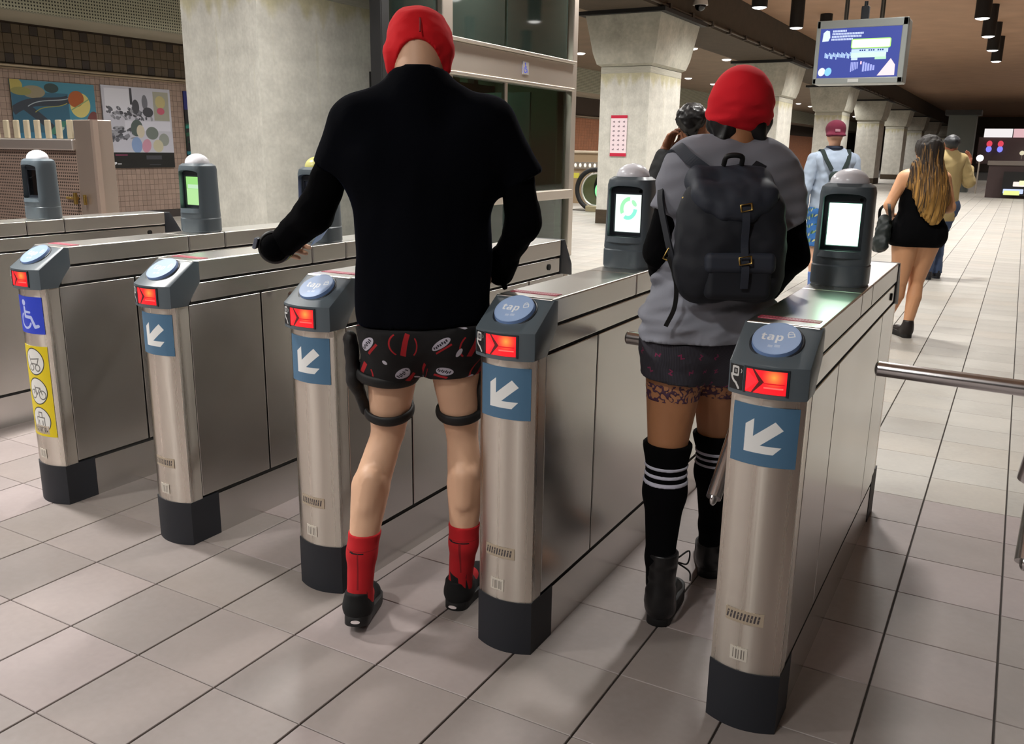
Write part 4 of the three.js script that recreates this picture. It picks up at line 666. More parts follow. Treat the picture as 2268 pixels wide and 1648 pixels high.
  part('watch_face', new RoundedBoxGeometry(0.012, 0.034, 0.034, 2, 0.004).rotateZ(-0.3).translate(wp[0] - 0.052, wp[1] + 0.012, wp[2] + 0.006), std(rgb(150, 158, 175), 0.15, 0.6), watch);
  part('hand_strap', garment([C([0.272, 1.135, -0.07], [0.262, 1.09, -0.1], 0.046, 0.04, 0.02), C([0.262, 1.10, -0.08], [0.275, 1.05, -0.06], 0.012, 0.008, 0.01)], 0.006), undershirt, t);
  // hood: a knitted cap hanging down on both sides of the bare nape
  const red = cloth(214, 12, 26, { sheen: 0.4, sheenColor: rgb(255, 90, 90) });
  const hood = part('hood', garment(hoodPrims, 0.006, { cuts: [E([0.034, 1.640, 0.02], [0.072, 0.094, 0.075], 0.02, 0.25), E([0.033, 1.62, -0.05], [0.062, 0.09, 0.10], 0.02)], wrinkle: fold(0.004, 16, 22, 16, 4) }), red, t);
  part('seam', tube([[0.042, 1.748, 0.034], [0.040, 1.775, 0.012], [0.036, 1.795, -0.02], [0.030, 1.812, -0.06]], 0.0022, 24, 6), cloth(120, 6, 14), hood);
  // printed shorts
  const printTex = canvasTex(1024, 1024, (c, w2, h2) => {
    c.fillStyle = '#0b0a0c'; c.fillRect(0, 0, w2, h2); let s = 11; const q = () => (s = (s * 16807) % 2147483647) / 2147483647;
    for (let k = 0; k < 26; k++) { const x = (k % 5) * 205 + (Math.floor(k / 5) % 2) * 100 + q() * 40, y = Math.floor(k / 5) * 190 + 60 + q() * 40, a = (q() - 0.5) * 1.6; c.save(); c.translate(x, y); c.rotate(a);
      if (k % 3 !== 2) { c.fillStyle = '#a81a22'; c.fillRect(-14, -70, 30, 140); c.lineWidth = 9; c.strokeStyle = '#a81a22'; c.beginPath(); c.arc(0, 0, 78, 2.0, 3.7); c.stroke(); c.beginPath(); c.arc(0, 0, 78, -0.9, 0.6); c.stroke(); }
      else { c.fillStyle = '#b9b6c4'; c.beginPath(); c.ellipse(0, 0, 58, 24, 0, 0, 7); c.fill(); c.fillStyle = '#2a2630'; for (let j = 0; j < 7; j++) c.fillRect(-46 + j * 13, -9 + (j % 2) * 4, 8, 15); c.fillStyle = '#a81a22'; c.fillRect(-50, 28, 96, 13); }
      c.restore(); }
    c.fillStyle = '#c6c3cf'; for (let k = 0; k < 22; k++) { c.beginPath(); c.ellipse(q() * w2, q() * h2, 12 + q() * 16, 8 + q() * 8, q() * 3, 0, 7); c.fill(); }
  }); printTex.wrapS = printTex.wrapT = THREE.RepeatWrapping; printTex.repeat.set(1.9, 1.9);
  const sm = phys({ color: 0xffffff, map: printTex, roughness: 0.9 });
  const shorts = part('shorts', garment(shortsP, 0.008, { clips: [[0.09, -1, 0, -0.785], [-0.05, 1, 0, 0.953]], wrinkle: fold(0.006, 10, 8, 10, 6), cx: 0.04, R: 0.15 }), sm, t);
  // thigh straps and holsters
  const band = (c, r, rx, rz) => new THREE.TorusGeometry(r, 0.008, 10, 44).scale(1, 1, 2.0).rotateX(Math.PI / 2 + rx).rotateZ(rz).translate(...c);
  part('thigh_strap', band([-0.071, 0.680, -0.036], 0.070, 0.32, -0.02), black, t); part('thigh_strap', band([0.142, 0.672, -0.06], 0.067, 0.25, 0.05), black, t);
  part('upper_strap', band([-0.072, 0.80, -0.02], 0.091, 0.14, -0.10), black, t);
  part('holster', garment([C([-0.175, 0.90, 0.0], [-0.168, 0.78, -0.01], 0.030, 0.030, 0.02, [0.7, 1, 1.2]), C([-0.168, 0.78, -0.01], [-0.142, 0.68, -0.03], 0.030, 0.018, 0.02, [0.7, 1, 1.2])], 0.006, { wrinkle: fold(0.004, 20, 20, 20, 1) }), black, t);
  part('holster', garment([C([0.218, 0.86, -0.03], [0.212, 0.75, -0.04], 0.028, 0.028, 0.02, [0.7, 1, 1.2]), C([0.212, 0.75, -0.04], [0.205, 0.68, -0.05], 0.028, 0.018, 0.02, [0.7, 1, 1.2])], 0.006), black, t);
  // socks and shoes
  const sockTex = canvasTex(256, 512, (c, w2, h2) => {                                        // black flashes near the heel on red
    c.fillStyle = '#b3131c'; c.fillRect(0, 0, w2, h2); c.fillStyle = '#0a090b'; for (const [x, a] of [[40, 1], [216, -1], [90, 1], [168, -1]]) { c.beginPath(); c.moveTo(x - 18, 512 * 0.60); c.lineTo(x + 20 * a, 512 * 0.66); c.lineTo(x + 16, 512 * 0.84); c.lineTo(x - 12, 512 * 0.88); c.fill(); }
    c.fillRect(100, 92, 44, 7); c.fillRect(92, 88, 14, 8); c.fillStyle = '#7f0d14'; c.fillRect(122, 96, 5, 200); c.fillRect(0, 84, 256, 3);
  }); sockTex.wrapS = sockTex.wrapT = THREE.RepeatWrapping;
  const sockMat = cloth(255, 255, 255, { map: sockTex, sheen: 0 });
  const sock = (prims, cx, cz) => { const g = garment(prims, 0.006, { grow: 0.004, clips: [[0, 1, 0, 0.306], [0, -1, 0, -0.04]] }), p = g.attributes.position, uv = g.attributes.uv; for (let i = 0; i < p.count; i++) uv.setXY(i, 0.5 + Math.atan2(p.getX(i) - cx, p.getZ(i) - cz) / (2 * Math.PI), (p.getY(i) - 0.02) / 0.29); return g; };
  part('sock', sock(legL.slice(2, 5), -0.155, 0.05), sockMat, t); part('sock', sock(legR.slice(2, 5), 0.15, -0.06), sockMat, t);
  for (const [p, rx, ry] of [[[-0.165, 0.032, 0.115], -0.15, 0.0], [[0.122, 0.0, -0.045], 0, -0.35]]) {
    const s = place(part('shoe', upperGeo, cloth(10, 10, 11), t), p, rx, ry); part('sole', soleLow, rubber, s).material = std(rgb(16, 16, 17), 0.6);
    const lab = part('heel_label', new THREE.CylinderGeometry(0.5, 0.5, 0.003, 24).scale(0.028, 1, 0.010).rotateX(Math.PI / 2).translate(0, 0.014, 0.0075), std(rgb(226, 214, 214), 0.4), s); part === null && lab;
  }
  const k = thing('transit_card', 'light blue fare card held out by black gloved hand', 'card', [0, 0, 0]);
  const c = new THREE.Vector3(-0.300, 1.182, -0.235).applyAxisAngle(new THREE.Vector3(0, 1, 0), YAW).add(t.position); k.position.copy(c); k.rotation.set(0.35, YAW - 0.5, 0.75, 'YXZ');
  part('card', new RoundedBoxGeometry(0.085, 0.0016, 0.054, 2, 0.0007), std(rgb(96, 150, 215), 0.35), k); part('stripe', new THREE.BoxGeometry(0.02, 0.0018, 0.052).translate(0.033, 0, 0), std(rgb(170, 90, 80), 0.4), k);
}

// ------------------------------------------------------------------ the person with the backpack
{
  const t = person('person in red hood, grey shirt, dark backpack and black knee socks', 0.455, 2.53), S = skin(176, 122, 84);
  const legL = [C([0.03, 0.86, 0], [0.022, 0.60, -0.01], 0.092, 0.062, 0.03), C([0.022, 0.60, -0.01], [0.018, 0.44, 0.01], 0.058, 0.056, 0.04), C([0.018, 0.44, 0.01], [0.016, 0.22, 0.01], 0.056, 0.038, 0.03), C([0.016, 0.22, 0.01], [0.02, 0.08, 0.0], 0.038, 0.034, 0.02), C([0.02, 0.06, -0.02], [0.05, 0.045, -0.13], 0.032, 0.03, 0.03)];
  const legR = [C([0.17, 0.86, -0.03], [0.205, 0.58, -0.17], 0.092, 0.060, 0.03), C([0.205, 0.58, -0.17], [0.222, 0.42, -0.22], 0.056, 0.055, 0.04), C([0.222, 0.42, -0.22], [0.245, 0.20, -0.29], 0.055, 0.038, 0.03), C([0.245, 0.20, -0.29], [0.25, 0.08, -0.32], 0.038, 0.034, 0.02), C([0.25, 0.06, -0.33], [0.27, 0.045, -0.44], 0.032, 0.03, 0.03)];
  const torso = [C([0.04, 0.92, 0], [0.155, 0.92, -0.01], 0.105, 0.105, 0.05), C([0.10, 0.98, 0], [0.145, 1.28, -0.01], 0.125, 0.14, 0.06, [1, 1, 0.75]), C([0.06, 1.36, -0.01], [0.25, 1.34, -0.02], 0.085, 0.085, 0.06)];
  const armL = [C([0.02, 1.41, 0], [-0.036, 1.17, 0.0], 0.043, 0.036, 0.03), C([-0.036, 1.17, 0.0], [0.01, 1.06, -0.19], 0.036, 0.026, 0.02)], armR = [C([0.30, 1.39, -0.02], [0.348, 1.16, 0.0], 0.043, 0.036, 0.03), C([0.348, 1.16, 0.0], [0.31, 1.02, -0.14], 0.036, 0.026, 0.02)];
  const H = headOf([0.166, 1.572, -0.02], [0.45, 0.02, -0.9], 0.92), neck = [C([0.160, 1.43, 0], [0.164, 1.54, -0.01], 0.050, 0.048, 0.04)];
  const hl = hand([0.01, 1.06, -0.19], [0.3, -0.2, -0.9], [0.9, 0, 0.3], -1, 0.6, 0.92), hr = hand([0.31, 1.02, -0.14], [-0.2, -0.5, -0.8], [-0.9, 0.2, 0.2], 1, 0.6, 0.92);
  // tattoos: ink patches just proud of the skin
  const ink = std(rgb(74, 44, 66), 0.6), scrib = (y0, y1, sd) => ({ grow: 0.0012, clips: [[0, 1, 0, y1], [0, -1, 0, -y0], [0, 0, -1, 0.01]], wrinkle: (x, y, z) => (Math.abs(noise.noise(x * 75 + sd, y * 60, z * 40)) < 0.2 + 0.22 * noise.noise(x * 26, y * 40, sd) ? 0 : 0.004) });
  part('tattoo', garment([legL[0]], 0.003, scrib(0.735, 0.79, 3)), ink, t); part('tattoo', garment([legR[0]], 0.003, { ...scrib(0.72, 0.775, 8), clips: [[0, 1, 0, 0.78], [0, -1, 0, -0.73]] }), ink, t);
  const grey = cloth(132, 134, 144), blk = cloth(6, 6, 8, { roughness: 1, specularIntensity: 0.2, sheen: 0.05 });
  const shortsP = [C([0.04, 0.93, 0], [0.16, 0.93, -0.01], 0.12, 0.12, 0.05), C([0.03, 0.87, 0], [0.022, 0.78, 0.0], 0.106, 0.098, 0.03), C([0.165, 0.87, -0.03], [0.18, 0.78, -0.07], 0.106, 0.095, 0.03)];
  const sleeves = [C([-0.008, 1.32, 0], [-0.038, 1.17, 0.0], 0.044, 0.043, 0.03), C([0.322, 1.30, -0.01], [0.348, 1.16, 0.0], 0.044, 0.042, 0.03)];
  const shirt = [C([0.065, 0.95, 0], [0.175, 0.95, -0.01], 0.14, 0.14, 0.05), C([0.10, 0.98, 0], [0.145, 1.28, -0.01], 0.155, 0.158, 0.06, [1, 1, 0.78]), C([0.055, 1.37, -0.01], [0.255, 1.35, -0.02], 0.092, 0.09, 0.06), C([0.09, 1.44, -0.01], [0.23, 1.43, -0.01], 0.058, 0.058, 0.06),
    { ...C([0.03, 1.41, 0], [-0.036, 1.22, 0.0], 0.060, 0.050, 0.045), clip: [-0.34, -0.94, 0, -1.20] }, { ...C([0.29, 1.395, -0.02], [0.337, 1.19, 0.0], 0.062, 0.052, 0.045), clip: [0.23, -0.97, 0, -1.15] }];
  part('shirt', garment(shirt, 0.007, { clips: [[0.03, -1, 0, -0.922]], wrinkle: (x, y, z) => 0.009 * noise.noise(x * 10 + 2, y * 13, z * 10) + 0.017 * noise.noise(x * 7 + y * 16, y * 30 - x * 10, z * 8) * clamp((1.36 - y) * 6, 0.3, 1) }), grey, t);
  const lg = (l) => under(l, [[shortsP, [[-0.12, -1, 0, -0.80], [0, 1, 0, 0.96]]], [shirt, [[0.03, -1, 0, -0.93]]]]), tor = under([...torso, ...armL.slice(0, 1), ...armR.slice(0, 1)], [[[...shirt, ...sleeves], [[0.03, -1, 0, -0.91]]], [shortsP, [[0, 1, 0, 0.93]]]]);
  part('body', skinOf([...lg(legL), ...lg(legR), ...tor, ...armL.slice(1), ...armR.slice(1), ...neck, ...H.P], 0.012, [[[...neck, ...H.P], 0.006], [hl, 0.0035], [hr, 0.0035]]), S, t);
  part('undershirt_sleeve', garment([C([-0.008, 1.32, 0], [-0.038, 1.17, 0.0], 0.044, 0.043, 0.03), C([-0.038, 1.17, 0.0], [0.002, 1.075, -0.165], 0.043, 0.034, 0.02)], 0.007, { wrinkle: fold(0.004, 16, 16, 16, 3) }), blk, t);
  part('undershirt_sleeve', garment([C([0.322, 1.30, -0.01], [0.348, 1.16, 0.0], 0.044, 0.042, 0.03), C([0.348, 1.16, 0.0], [0.318, 1.045, -0.115], 0.042, 0.033, 0.02)], 0.007, { wrinkle: fold(0.004, 16, 16, 16, 5) }), blk, t);
  const red = cloth(222, 16, 36, { sheen: 0.4, sheenColor: rgb(255, 90, 100) });
  part('hood', garment([E([0.168, 1.596, -0.015], [0.083, 0.084, 0.100], 0.05), C([0.132, 1.545, -0.01], [0.208, 1.545, -0.02], 0.050, 0.050, 0.05), C([0.222, 1.60, -0.045], [0.250, 1.594, -0.06], 0.022, 0.010, 0.03)], 0.005, { clips: [[0.05, -1, 0, -1.486]], wrinkle: (x, y, z) => clamp((1.61 - y) * 16, 0.15, 1) * 0.011 * noise.noise(x * 16, y * 38, z * 16) + 0.004 * noise.noise(x * 9 + 4, y * 12, z * 9) }), red, t);
  part('hair', garment([C([0.128, 1.505, 0.02], [0.112, 1.482, 0.03], 0.022, 0.014, 0.03), C([0.208, 1.505, 0.012], [0.228, 1.484, 0.02], 0.022, 0.011, 0.03), C([0.12, 1.53, -0.01], [0.21, 1.53, -0.01], 0.045, 0.045, 0.03)], 0.005, { cuts: [C([0.172, 1.40, 0.09], [0.168, 1.515, 0.06], 0.036, 0.03, 0.02)], wrinkle: fold(0.005, 40, 12, 40, 2) }), std(rgb(14, 13, 14), 0.45), t);
  // shorts with small pink marks
  const dots = canvasTex(512, 512, (c) => { c.fillStyle = '#2e2c34'; c.fillRect(0, 0, 512, 512); c.strokeStyle = '#8a2450'; c.lineWidth = 9; for (let k = 0; k < 20; k++) { c.save(); c.translate((k % 4) * 128 + (Math.floor(k / 4) % 2) * 64 + 30, Math.floor(k / 4) * 104 + 40); c.rotate(k); c.beginPath(); c.moveTo(-16, -12); c.lineTo(4, -14); c.lineTo(-2, 10); c.lineTo(18, 12); c.stroke(); c.restore(); } c.strokeStyle = '#45434d'; c.lineWidth = 2; for (let k = 0; k < 60; k++) { c.beginPath(); c.moveTo(k * 9, 0); c.lineTo(k * 9 - 20, 512); c.stroke(); } }); dots.wrapS = dots.wrapT = THREE.RepeatWrapping; dots.repeat.set(4.2, 4.2);
  part('shorts', garment(shortsP, 0.007, { clips: [[-0.12, -1, 0, -0.798], [-0.03, 1, 0, 0.921]], wrinkle: fold(0.004, 12, 20, 12, 9), cx: 0.09, R: 0.14 }), cloth(255, 255, 255, { map: dots, sheen: 0.1 }), t);
  const sockG = (leg, y1) => garment(leg.slice(0, 4), 0.007, { grow: 0.006, clips: [[0, 1, 0, y1], [0, -1, 0, -0.12]] }), white = cloth(196, 196, 212);
  for (const [leg, y1] of [[legL, 0.592], [legR, 0.575]]) {
    const s = part('knee_sock', sockG(leg, y1), blk, t);
    for (const y of [0.530, 0.507, 0.484]) part('stripe', garment(leg.slice(0, 4), 0.005, { grow: 0.0085, clips: [[0, 1, 0, y - 0.592 + y1], [0, -1, 0, -(y - 0.592 + y1 - 0.012)]] }), white, s);
  }
  const bootG = garment([...shoeUpper, C([0, 0.07, -0.035], [0, 0.25, -0.03], 0.040, 0.050, 0.03)], 0.006, { clips: [[0, -1, 0, -0.02], [0, 1, 0, 0.245]], wrinkle: fold(0.003, 14, 40, 14, 2) }), leather = std(rgb(14, 14, 16), 0.38);
  for (const [p, ry] of [[[0.012, 0, 0.045], -0.35], [[0.245, 0, -0.28], -0.2]]) {
    const b = place(part('boot', bootG, leather, t), p, 0, ry); part('sole', soleThick, std(rgb(12, 12, 13), 0.6), b);
    part('laces', merge([tube([[0.045, 0.22, -0.05], [0.075, 0.24, -0.07], [0.07, 0.19, -0.08], [0.045, 0.2, -0.06]], 0.0028, 24, 6), tube([[0.045, 0.2, -0.055], [0.08, 0.17, -0.07], [0.082, 0.13, -0.09]], 0.0028, 24, 6), ...[0.1, 0.13, 0.16, 0.19].map((y) => tube([[-0.03, y, -0.078], [0, y + 0.006, -0.09], [0.03, y, -0.078]], 0.003, 12, 6))]), black, b);
  }
  // backpack
  const b = thing('backpack', 'dark navy flap backpack with brass buckles worn over grey shirt', 'backpack', t.position.toArray(), YAW), navy = cloth(20, 24, 33, { sheen: 0.1, roughness: 0.75 }), navy2 = cloth(40, 46, 58, { sheen: 0.15, roughness: 0.65 });
  b.scale.set(0.87, 0.9, 0.95); b.position.add(new THREE.Vector3(-0.025, 0.137, 0).applyAxisAngle(new THREE.Vector3(0, 1, 0), YAW));
  part('main_bag', garment([C([0.085, 1.10, 0.16], [0.26, 1.10, 0.155], 0.085, 0.085, 0.05), C([0.08, 1.30, 0.145], [0.255, 1.30, 0.14], 0.072, 0.072, 0.08), C([0.095, 1.2, 0.16], [0.255, 1.2, 0.155], 0.082, 0.082, 0.08)], 0.008, { wrinkle: fold(0.009, 9, 11, 9, 5) }), navy, b);
  part('flap', garment([C([0.075, 1.375, 0.115], [0.255, 1.372, 0.11], 0.045, 0.045, 0.05), C([0.075, 1.34, 0.185], [0.265, 1.335, 0.18], 0.035, 0.035, 0.05), C([0.135, 1.285, 0.222], [0.21, 1.285, 0.22], 0.022, 0.022, 0.05), C([0.09, 1.31, 0.205], [0.255, 1.305, 0.2], 0.022, 0.022, 0.05)], 0.007, { wrinkle: fold(0.006, 12, 12, 12, 9) }), navy2, b);
  part('collar', garment([C([0.11, 1.395, 0.10], [0.23, 1.39, 0.095], 0.026, 0.026, 0.04)], 0.006, { wrinkle: fold(0.010, 18, 10, 18, 3) }), navy, b);
  part('front_pocket', new RoundedBoxGeometry(0.2, 0.105, 0.05, 4, 0.022).translate(0.185, 1.09, 0.232), navy, b);
  part('pocket_flap', new RoundedBoxGeometry(0.215, 0.062, 0.056, 4, 0.02).rotateX(-0.1).translate(0.185, 1.145, 0.236), navy2, b);
  part('strap', strap([[0.19, 1.33, 0.228], [0.192, 1.27, 0.252], [0.193, 1.2, 0.25], [0.195, 1.13, 0.272], [0.197, 1.075, 0.266]], 0.022, 0.004), navy2, b);
  const buckle = (p, rz, w = 0.03) => part('buckle', new THREE.TorusGeometry(w * 0.5, 0.0032, 6, 4).rotateZ(Math.PI / 4).scale(1.25, 0.75, 1).rotateZ(rz).translate(...p), brass, b);
  buckle([0.191, 1.305, 0.248], 0.2, 0.036); buckle([0.193, 1.157, 0.274], 0.15, 0.04); buckle([0.09, 1.20, 0.235], 0.9, 0.034); buckle([0.035, 1.325, 0.15], 0.5, 0.026); buckle([-0.012, 1.155, 0.145], 1.1, 0.036);
  part('shoulder_strap', strap([[0.10, 1.40, 0.11], [0.045, 1.44, 0.085], [0.02, 1.47, 0.03], [0.01, 1.44, -0.06]], 0.036, 0.008, 30, [0.8, 0.5, 0.2]), navy2, b);
  part('shoulder_strap', strap([[0.24, 1.395, 0.10], [0.275, 1.425, 0.075], [0.29, 1.445, 0.02], [0.285, 1.41, -0.08]], 0.036, 0.008, 30, [0.8, -0.4, 0.2]), navy, b);
  part('lower_strap', strap([[0.0, 1.40, -0.05], [-0.03, 1.32, 0.05], [-0.018, 1.22, 0.12], [-0.005, 1.16, 0.15], [0.03, 1.07, 0.16]], 0.026, 0.006, 36, [0.4, 0.3, 0.8]), navy, b);
  part('loose_strap', strap([[-0.012, 1.15, 0.148], [0.012, 1.08, 0.165], [0.012, 1.0, 0.17], [-0.012, 0.94, 0.168]], 0.014, 0.003, 24), black, b);
  part('handle', tube([[0.145, 1.42, 0.125], [0.15, 1.445, 0.14], [0.195, 1.445, 0.14], [0.2, 1.42, 0.125]], 0.008, 20, 8), black, b);
}

// ------------------------------------------------------------------ people farther on
{
  // long haired person in a short black outfit
  const t = person('person with long dark to blond hair, short black outfit and ankle boots', 3.17, 7.05), S = skin(206, 152, 112);
  const legL = [C([-0.05, 0.80, 0], [-0.045, 0.46, -0.03], 0.112, 0.060, 0.04), C([-0.045, 0.46, -0.03], [-0.04, 0.34, -0.06], 0.054, 0.056, 0.04), C([-0.04, 0.34, -0.06], [-0.022, 0.10, -0.26], 0.056, 0.034, 0.03)], legR = [C([0.115, 0.80, 0], [0.10, 0.46, -0.06], 0.112, 0.060, 0.04), C([0.10, 0.46, -0.06], [0.085, 0.33, -0.03], 0.054, 0.058, 0.04), C([0.085, 0.33, -0.03], [0.045, 0.08, 0.0], 0.058, 0.034, 0.03)];
  const torso = [C([-0.05, 0.86, 0], [0.115, 0.86, 0], 0.13, 0.13, 0.06), C([0.03, 0.95, 0], [0.03, 1.18, 0], 0.15, 0.15, 0.06, [1, 1, 0.75]), C([-0.09, 1.27, 0], [0.15, 1.27, 0], 0.07, 0.07, 0.06)];
  const armL = [C([-0.13, 1.27, 0], [-0.225, 1.06, 0.02], 0.05, 0.04, 0.03), C([-0.225, 1.06, 0.02], [-0.12, 0.97, -0.18], 0.04, 0.028, 0.02)], armR = [C([0.19, 1.27, 0], [0.255, 1.05, 0.02], 0.05, 0.04, 0.03), C([0.255, 1.05, 0.02], [0.16, 0.98, -0.18], 0.04, 0.028, 0.02)];
  const H = headOf([0.04, 1.49, -0.02], [0.1, -0.1, -1], 0.95), neck = [C([0.035, 1.3, 0], [0.04, 1.44, -0.01], 0.05, 0.048, 0.04)];
  const hl = hand([-0.12, 0.97, -0.18], [0.6, 0, -0.8], [0, -1, 0], -1, 0.7, 0.92), hr = hand([0.16, 0.98, -0.18], [-0.6, 0.1, -0.8], [0, -1, 0], 1, 0.7, 0.92);
  const fit = [C([-0.06, 0.84, 0], [0.125, 0.84, 0], 0.142, 0.142, 0.06), C([0.03, 0.95, 0], [0.03, 1.19, 0], 0.165, 0.16, 0.06, [1, 1, 0.76]), C([-0.07, 1.24, 0], [0.13, 1.24, 0], 0.072, 0.072, 0.06)];
  part('body', skinOf([...under([...legL, ...legR], [[fit, [[-0.02, -1, 0, -0.745], [0, 1, 0, 1.0]]]]), ...under(torso.slice(0, 2), [[fit, [[-0.02, -1, 0, -0.745], [0, 1, 0, 1.27]]]]), torso[2], ...armL, ...armR, ...neck, ...H.P], 0.013, [[H.P, 0.007], [hl, 0.0045], [hr, 0.0045]]), S, t);
  part('outfit', garment(fit, 0.01, { clips: [[-0.02, -1, 0, -0.742]], wrinkle: fold(0.006, 10, 10, 10, 4) }), cloth(5, 5, 7, { specularIntensity: 0.2, sheen: 0.05 }), t);
  const hairTex = canvasTex(256, 512, (c, w, h) => { const g = c.createLinearGradient(0, 0, 0, h); g.addColorStop(0, '#17120e'); g.addColorStop(0.4, '#2a1c10'); g.addColorStop(0.68, '#7c5a28'); g.addColorStop(1, '#b48a45'); c.fillStyle = g; c.fillRect(0, 0, w, h); let s = 5; const q = () => (s = (s * 16807) % 2147483647) / 2147483647; for (let k = 0; k < 150; k++) { const y = h * (0.1 + q() * 0.5); c.strokeStyle = ['rgba(176,132,62,.55)', 'rgba(30,20,12,.6)', 'rgba(205,150,70,.4)'][k % 3]; c.lineWidth = 1.5 + q() * 3; c.beginPath(); const x = q() * w; c.moveTo(x, y); c.lineTo(x + (q() - 0.5) * 40, y + h * (0.25 + 0.3 * q())); c.stroke(); } });
  hairTex.wrapS = THREE.RepeatWrapping;
  const hg = garment([E([0.04, 1.505, -0.005], [0.092, 0.098, 0.105], 0.05), C([0.035, 1.45, 0.06], [0.05, 1.14, 0.13], 0.085, 0.115, 0.06, [1, 1, 0.55]), C([0.05, 1.2, 0.1], [0.075, 1.0, 0.145], 0.12, 0.075, 0.05, [1, 1, 0.45]), C([0.12, 1.3, 0.05], [0.165, 1.12, 0.08], 0.05, 0.03, 0.03), C([-0.05, 1.36, 0.05], [-0.10, 1.22, 0.06], 0.05, 0.03, 0.04)], 0.008, { wrinkle: fold(0.010, 45, 5, 45, 7) });
  { const p = hg.attributes.position, uv = hg.attributes.uv; for (let i = 0; i < p.count; i++) uv.setXY(i, (p.getX(i) + 0.2) * 2.4, clamp((p.getY(i) - 0.95) / 0.66, 0.01, 0.99)); }
  part('hair', hg, std(0xffffff, 0.75, 0, { map: hairTex }), t);
  for (const [p, rx, ry] of [[[-0.02, 0.06, -0.215], -0.4, -0.1], [[0.048, 0, 0.04], 0, 0.05]]) { const b = place(part('ankle_boot', garment([...shoeUpper, C([0, 0.08, -0.03], [0, 0.15, -0.03], 0.04, 0.04, 0.03)], 0.008, { clips: [[0, -1, 0, -0.02], [0, 1, 0, 0.145]] }), std(rgb(26, 18, 15), 0.5), t), p, rx, ry); part('sole', soleThick, std(rgb(18, 13, 11), 0.6), b); }
  part('tattoo', new THREE.CylinderGeometry(0.0465, 0.046, 0.012, 20, 1, true, 2.2, 2.4).rotateZ(-0.42).translate(-0.18, 1.158, 0.012), std(rgb(110, 70, 66), 0.6), t);
  const b = thing('shoulder_bag', 'slouchy dark green black bag hanging at the bare arm', 'bag', t.position.toArray(), YAW);
  part('bag_body', garment([C([-0.235, 0.92, 0.0], [-0.262, 0.76, 0.02], 0.062, 0.075, 0.05, [0.75, 1, 1.4])], 0.01, { clips: [[0.2, -1, 0, -0.745]], wrinkle: fold(0.012, 14, 14, 14, 5) }), cloth(16, 26, 25, { roughness: 0.55 }), b);
  part('bag_strap', strap([[-0.235, 0.95, 0.1], [-0.25, 1.04, 0.09], [-0.24, 1.075, 0.04], [-0.25, 1.02, -0.08], [-0.24, 0.93, -0.1]], 0.022, 0.006, 30, [1, 0, 0]), black, b);
}
{
  // person in the tan jacket
  const t = person('person in tan jacket and blue jeans walking beyond the long hair', 5.05, 10.59), S = skin(160, 96, 72);
  const leg = (x, zf) => [C([x, 0.86, 0], [x - 0.02, 0.48, -0.04 + zf], 0.10, 0.062, 0.04), C([x - 0.02, 0.48, -0.04 + zf], [x - 0.03, 0.08, zf * 0.5], 0.06, 0.045, 0.03)];
  const head = headOf([0.03, 1.57, -0.02], [0.5, -0.05, -0.9], 0.97), armR = [C([0.17, 1.40, 0], [0.27, 1.15, 0.02], 0.055, 0.045, 0.03), C([0.27, 1.15, 0.02], [0.33, 1.33, -0.14], 0.043, 0.03, 0.02)], armL = [C([-0.16, 1.40, 0], [-0.2, 1.13, 0.02], 0.055, 0.045, 0.03), C([-0.2, 1.13, 0.02], [-0.12, 1.0, -0.16], 0.043, 0.03, 0.02)];
  const hr = hand([0.33, 1.33, -0.14], [0.1, 1, -0.2], [-0.8, 0.1, 0.3], -1, 0.5, 1), hl = hand([-0.12, 1.0, -0.16], [0.5, -0.3, -0.8], [0, -1, 0], 1, 0.6, 1);
  part('body', skinOf([...leg(-0.06, 0.1), ...leg(0.10, -0.1), C([0.02, 0.92, 0], [0.02, 1.3, 0], 0.10, 0.11, 0.05, [1, 1, 0.75]), C([-0.12, 1.39, 0], [0.15, 1.39, 0], 0.05, 0.05, 0.05), ...armL, ...armR, C([0.025, 1.42, 0], [0.03, 1.54, -0.01], 0.055, 0.052, 0.04), ...head.P], 0.015, [[hr, 0.005], [hl, 0.005]]), S, t);
  const tan = cloth(172, 152, 106);
  part('jacket', garment([C([0.01, 0.78, 0], [0.01, 1.30, 0], 0.178, 0.178, 0.06, [1, 1, 0.72]), C([-0.11, 1.39, 0], [0.14, 1.39, 0], 0.085, 0.085, 0.06), C([-0.02, 1.47, 0.0], [0.06, 1.47, 0.0], 0.045, 0.045, 0.05)], 0.011, { clips: [[0, -1, 0, -0.69]], wrinkle: fold(0.010, 8, 6, 8, 2) }), tan, t);
  part('jacket_sleeve', garment([C([0.17, 1.40, 0], [0.275, 1.15, 0.02], 0.075, 0.068, 0.05), C([0.275, 1.15, 0.02], [0.325, 1.29, -0.11], 0.066, 0.05, 0.03)], 0.011, { wrinkle: fold(0.008, 12, 12, 12, 6) }), tan, t);
  part('jacket_sleeve', garment([C([-0.16, 1.40, 0], [-0.2, 1.13, 0.02], 0.075, 0.068, 0.05), C([-0.2, 1.13, 0.02], [-0.13, 1.02, -0.14], 0.066, 0.05, 0.03)], 0.011), tan, t);
  part('jeans', garment([...leg(-0.06, 0.1), ...leg(0.10, -0.1)], 0.012, { grow: 0.018, clips: [[0, -1, 0, -0.06]], wrinkle: fold(0.008, 10, 14, 10, 3) }), cloth(66, 82, 112), t);
  part('hair', garment([E([0.03, 1.595, 0.0], [0.088, 0.085, 0.1], 0.03)], 0.009, { clips: [[0, -1, -0.5, -1.53]], wrinkle: fold(0.006, 30, 20, 30, 2) }), std(rgb(40, 42, 46), 0.5), t);
  for (const [p, rx] of [[[-0.085, 0.0, 0.11], 0], [[0.075, 0, 0.0], 0]]) { const s = place(part('shoe', upperGeo, std(rgb(30, 30, 36), 0.6), t), p, rx, 0); part('sole', soleLow, rubber, s); }
}
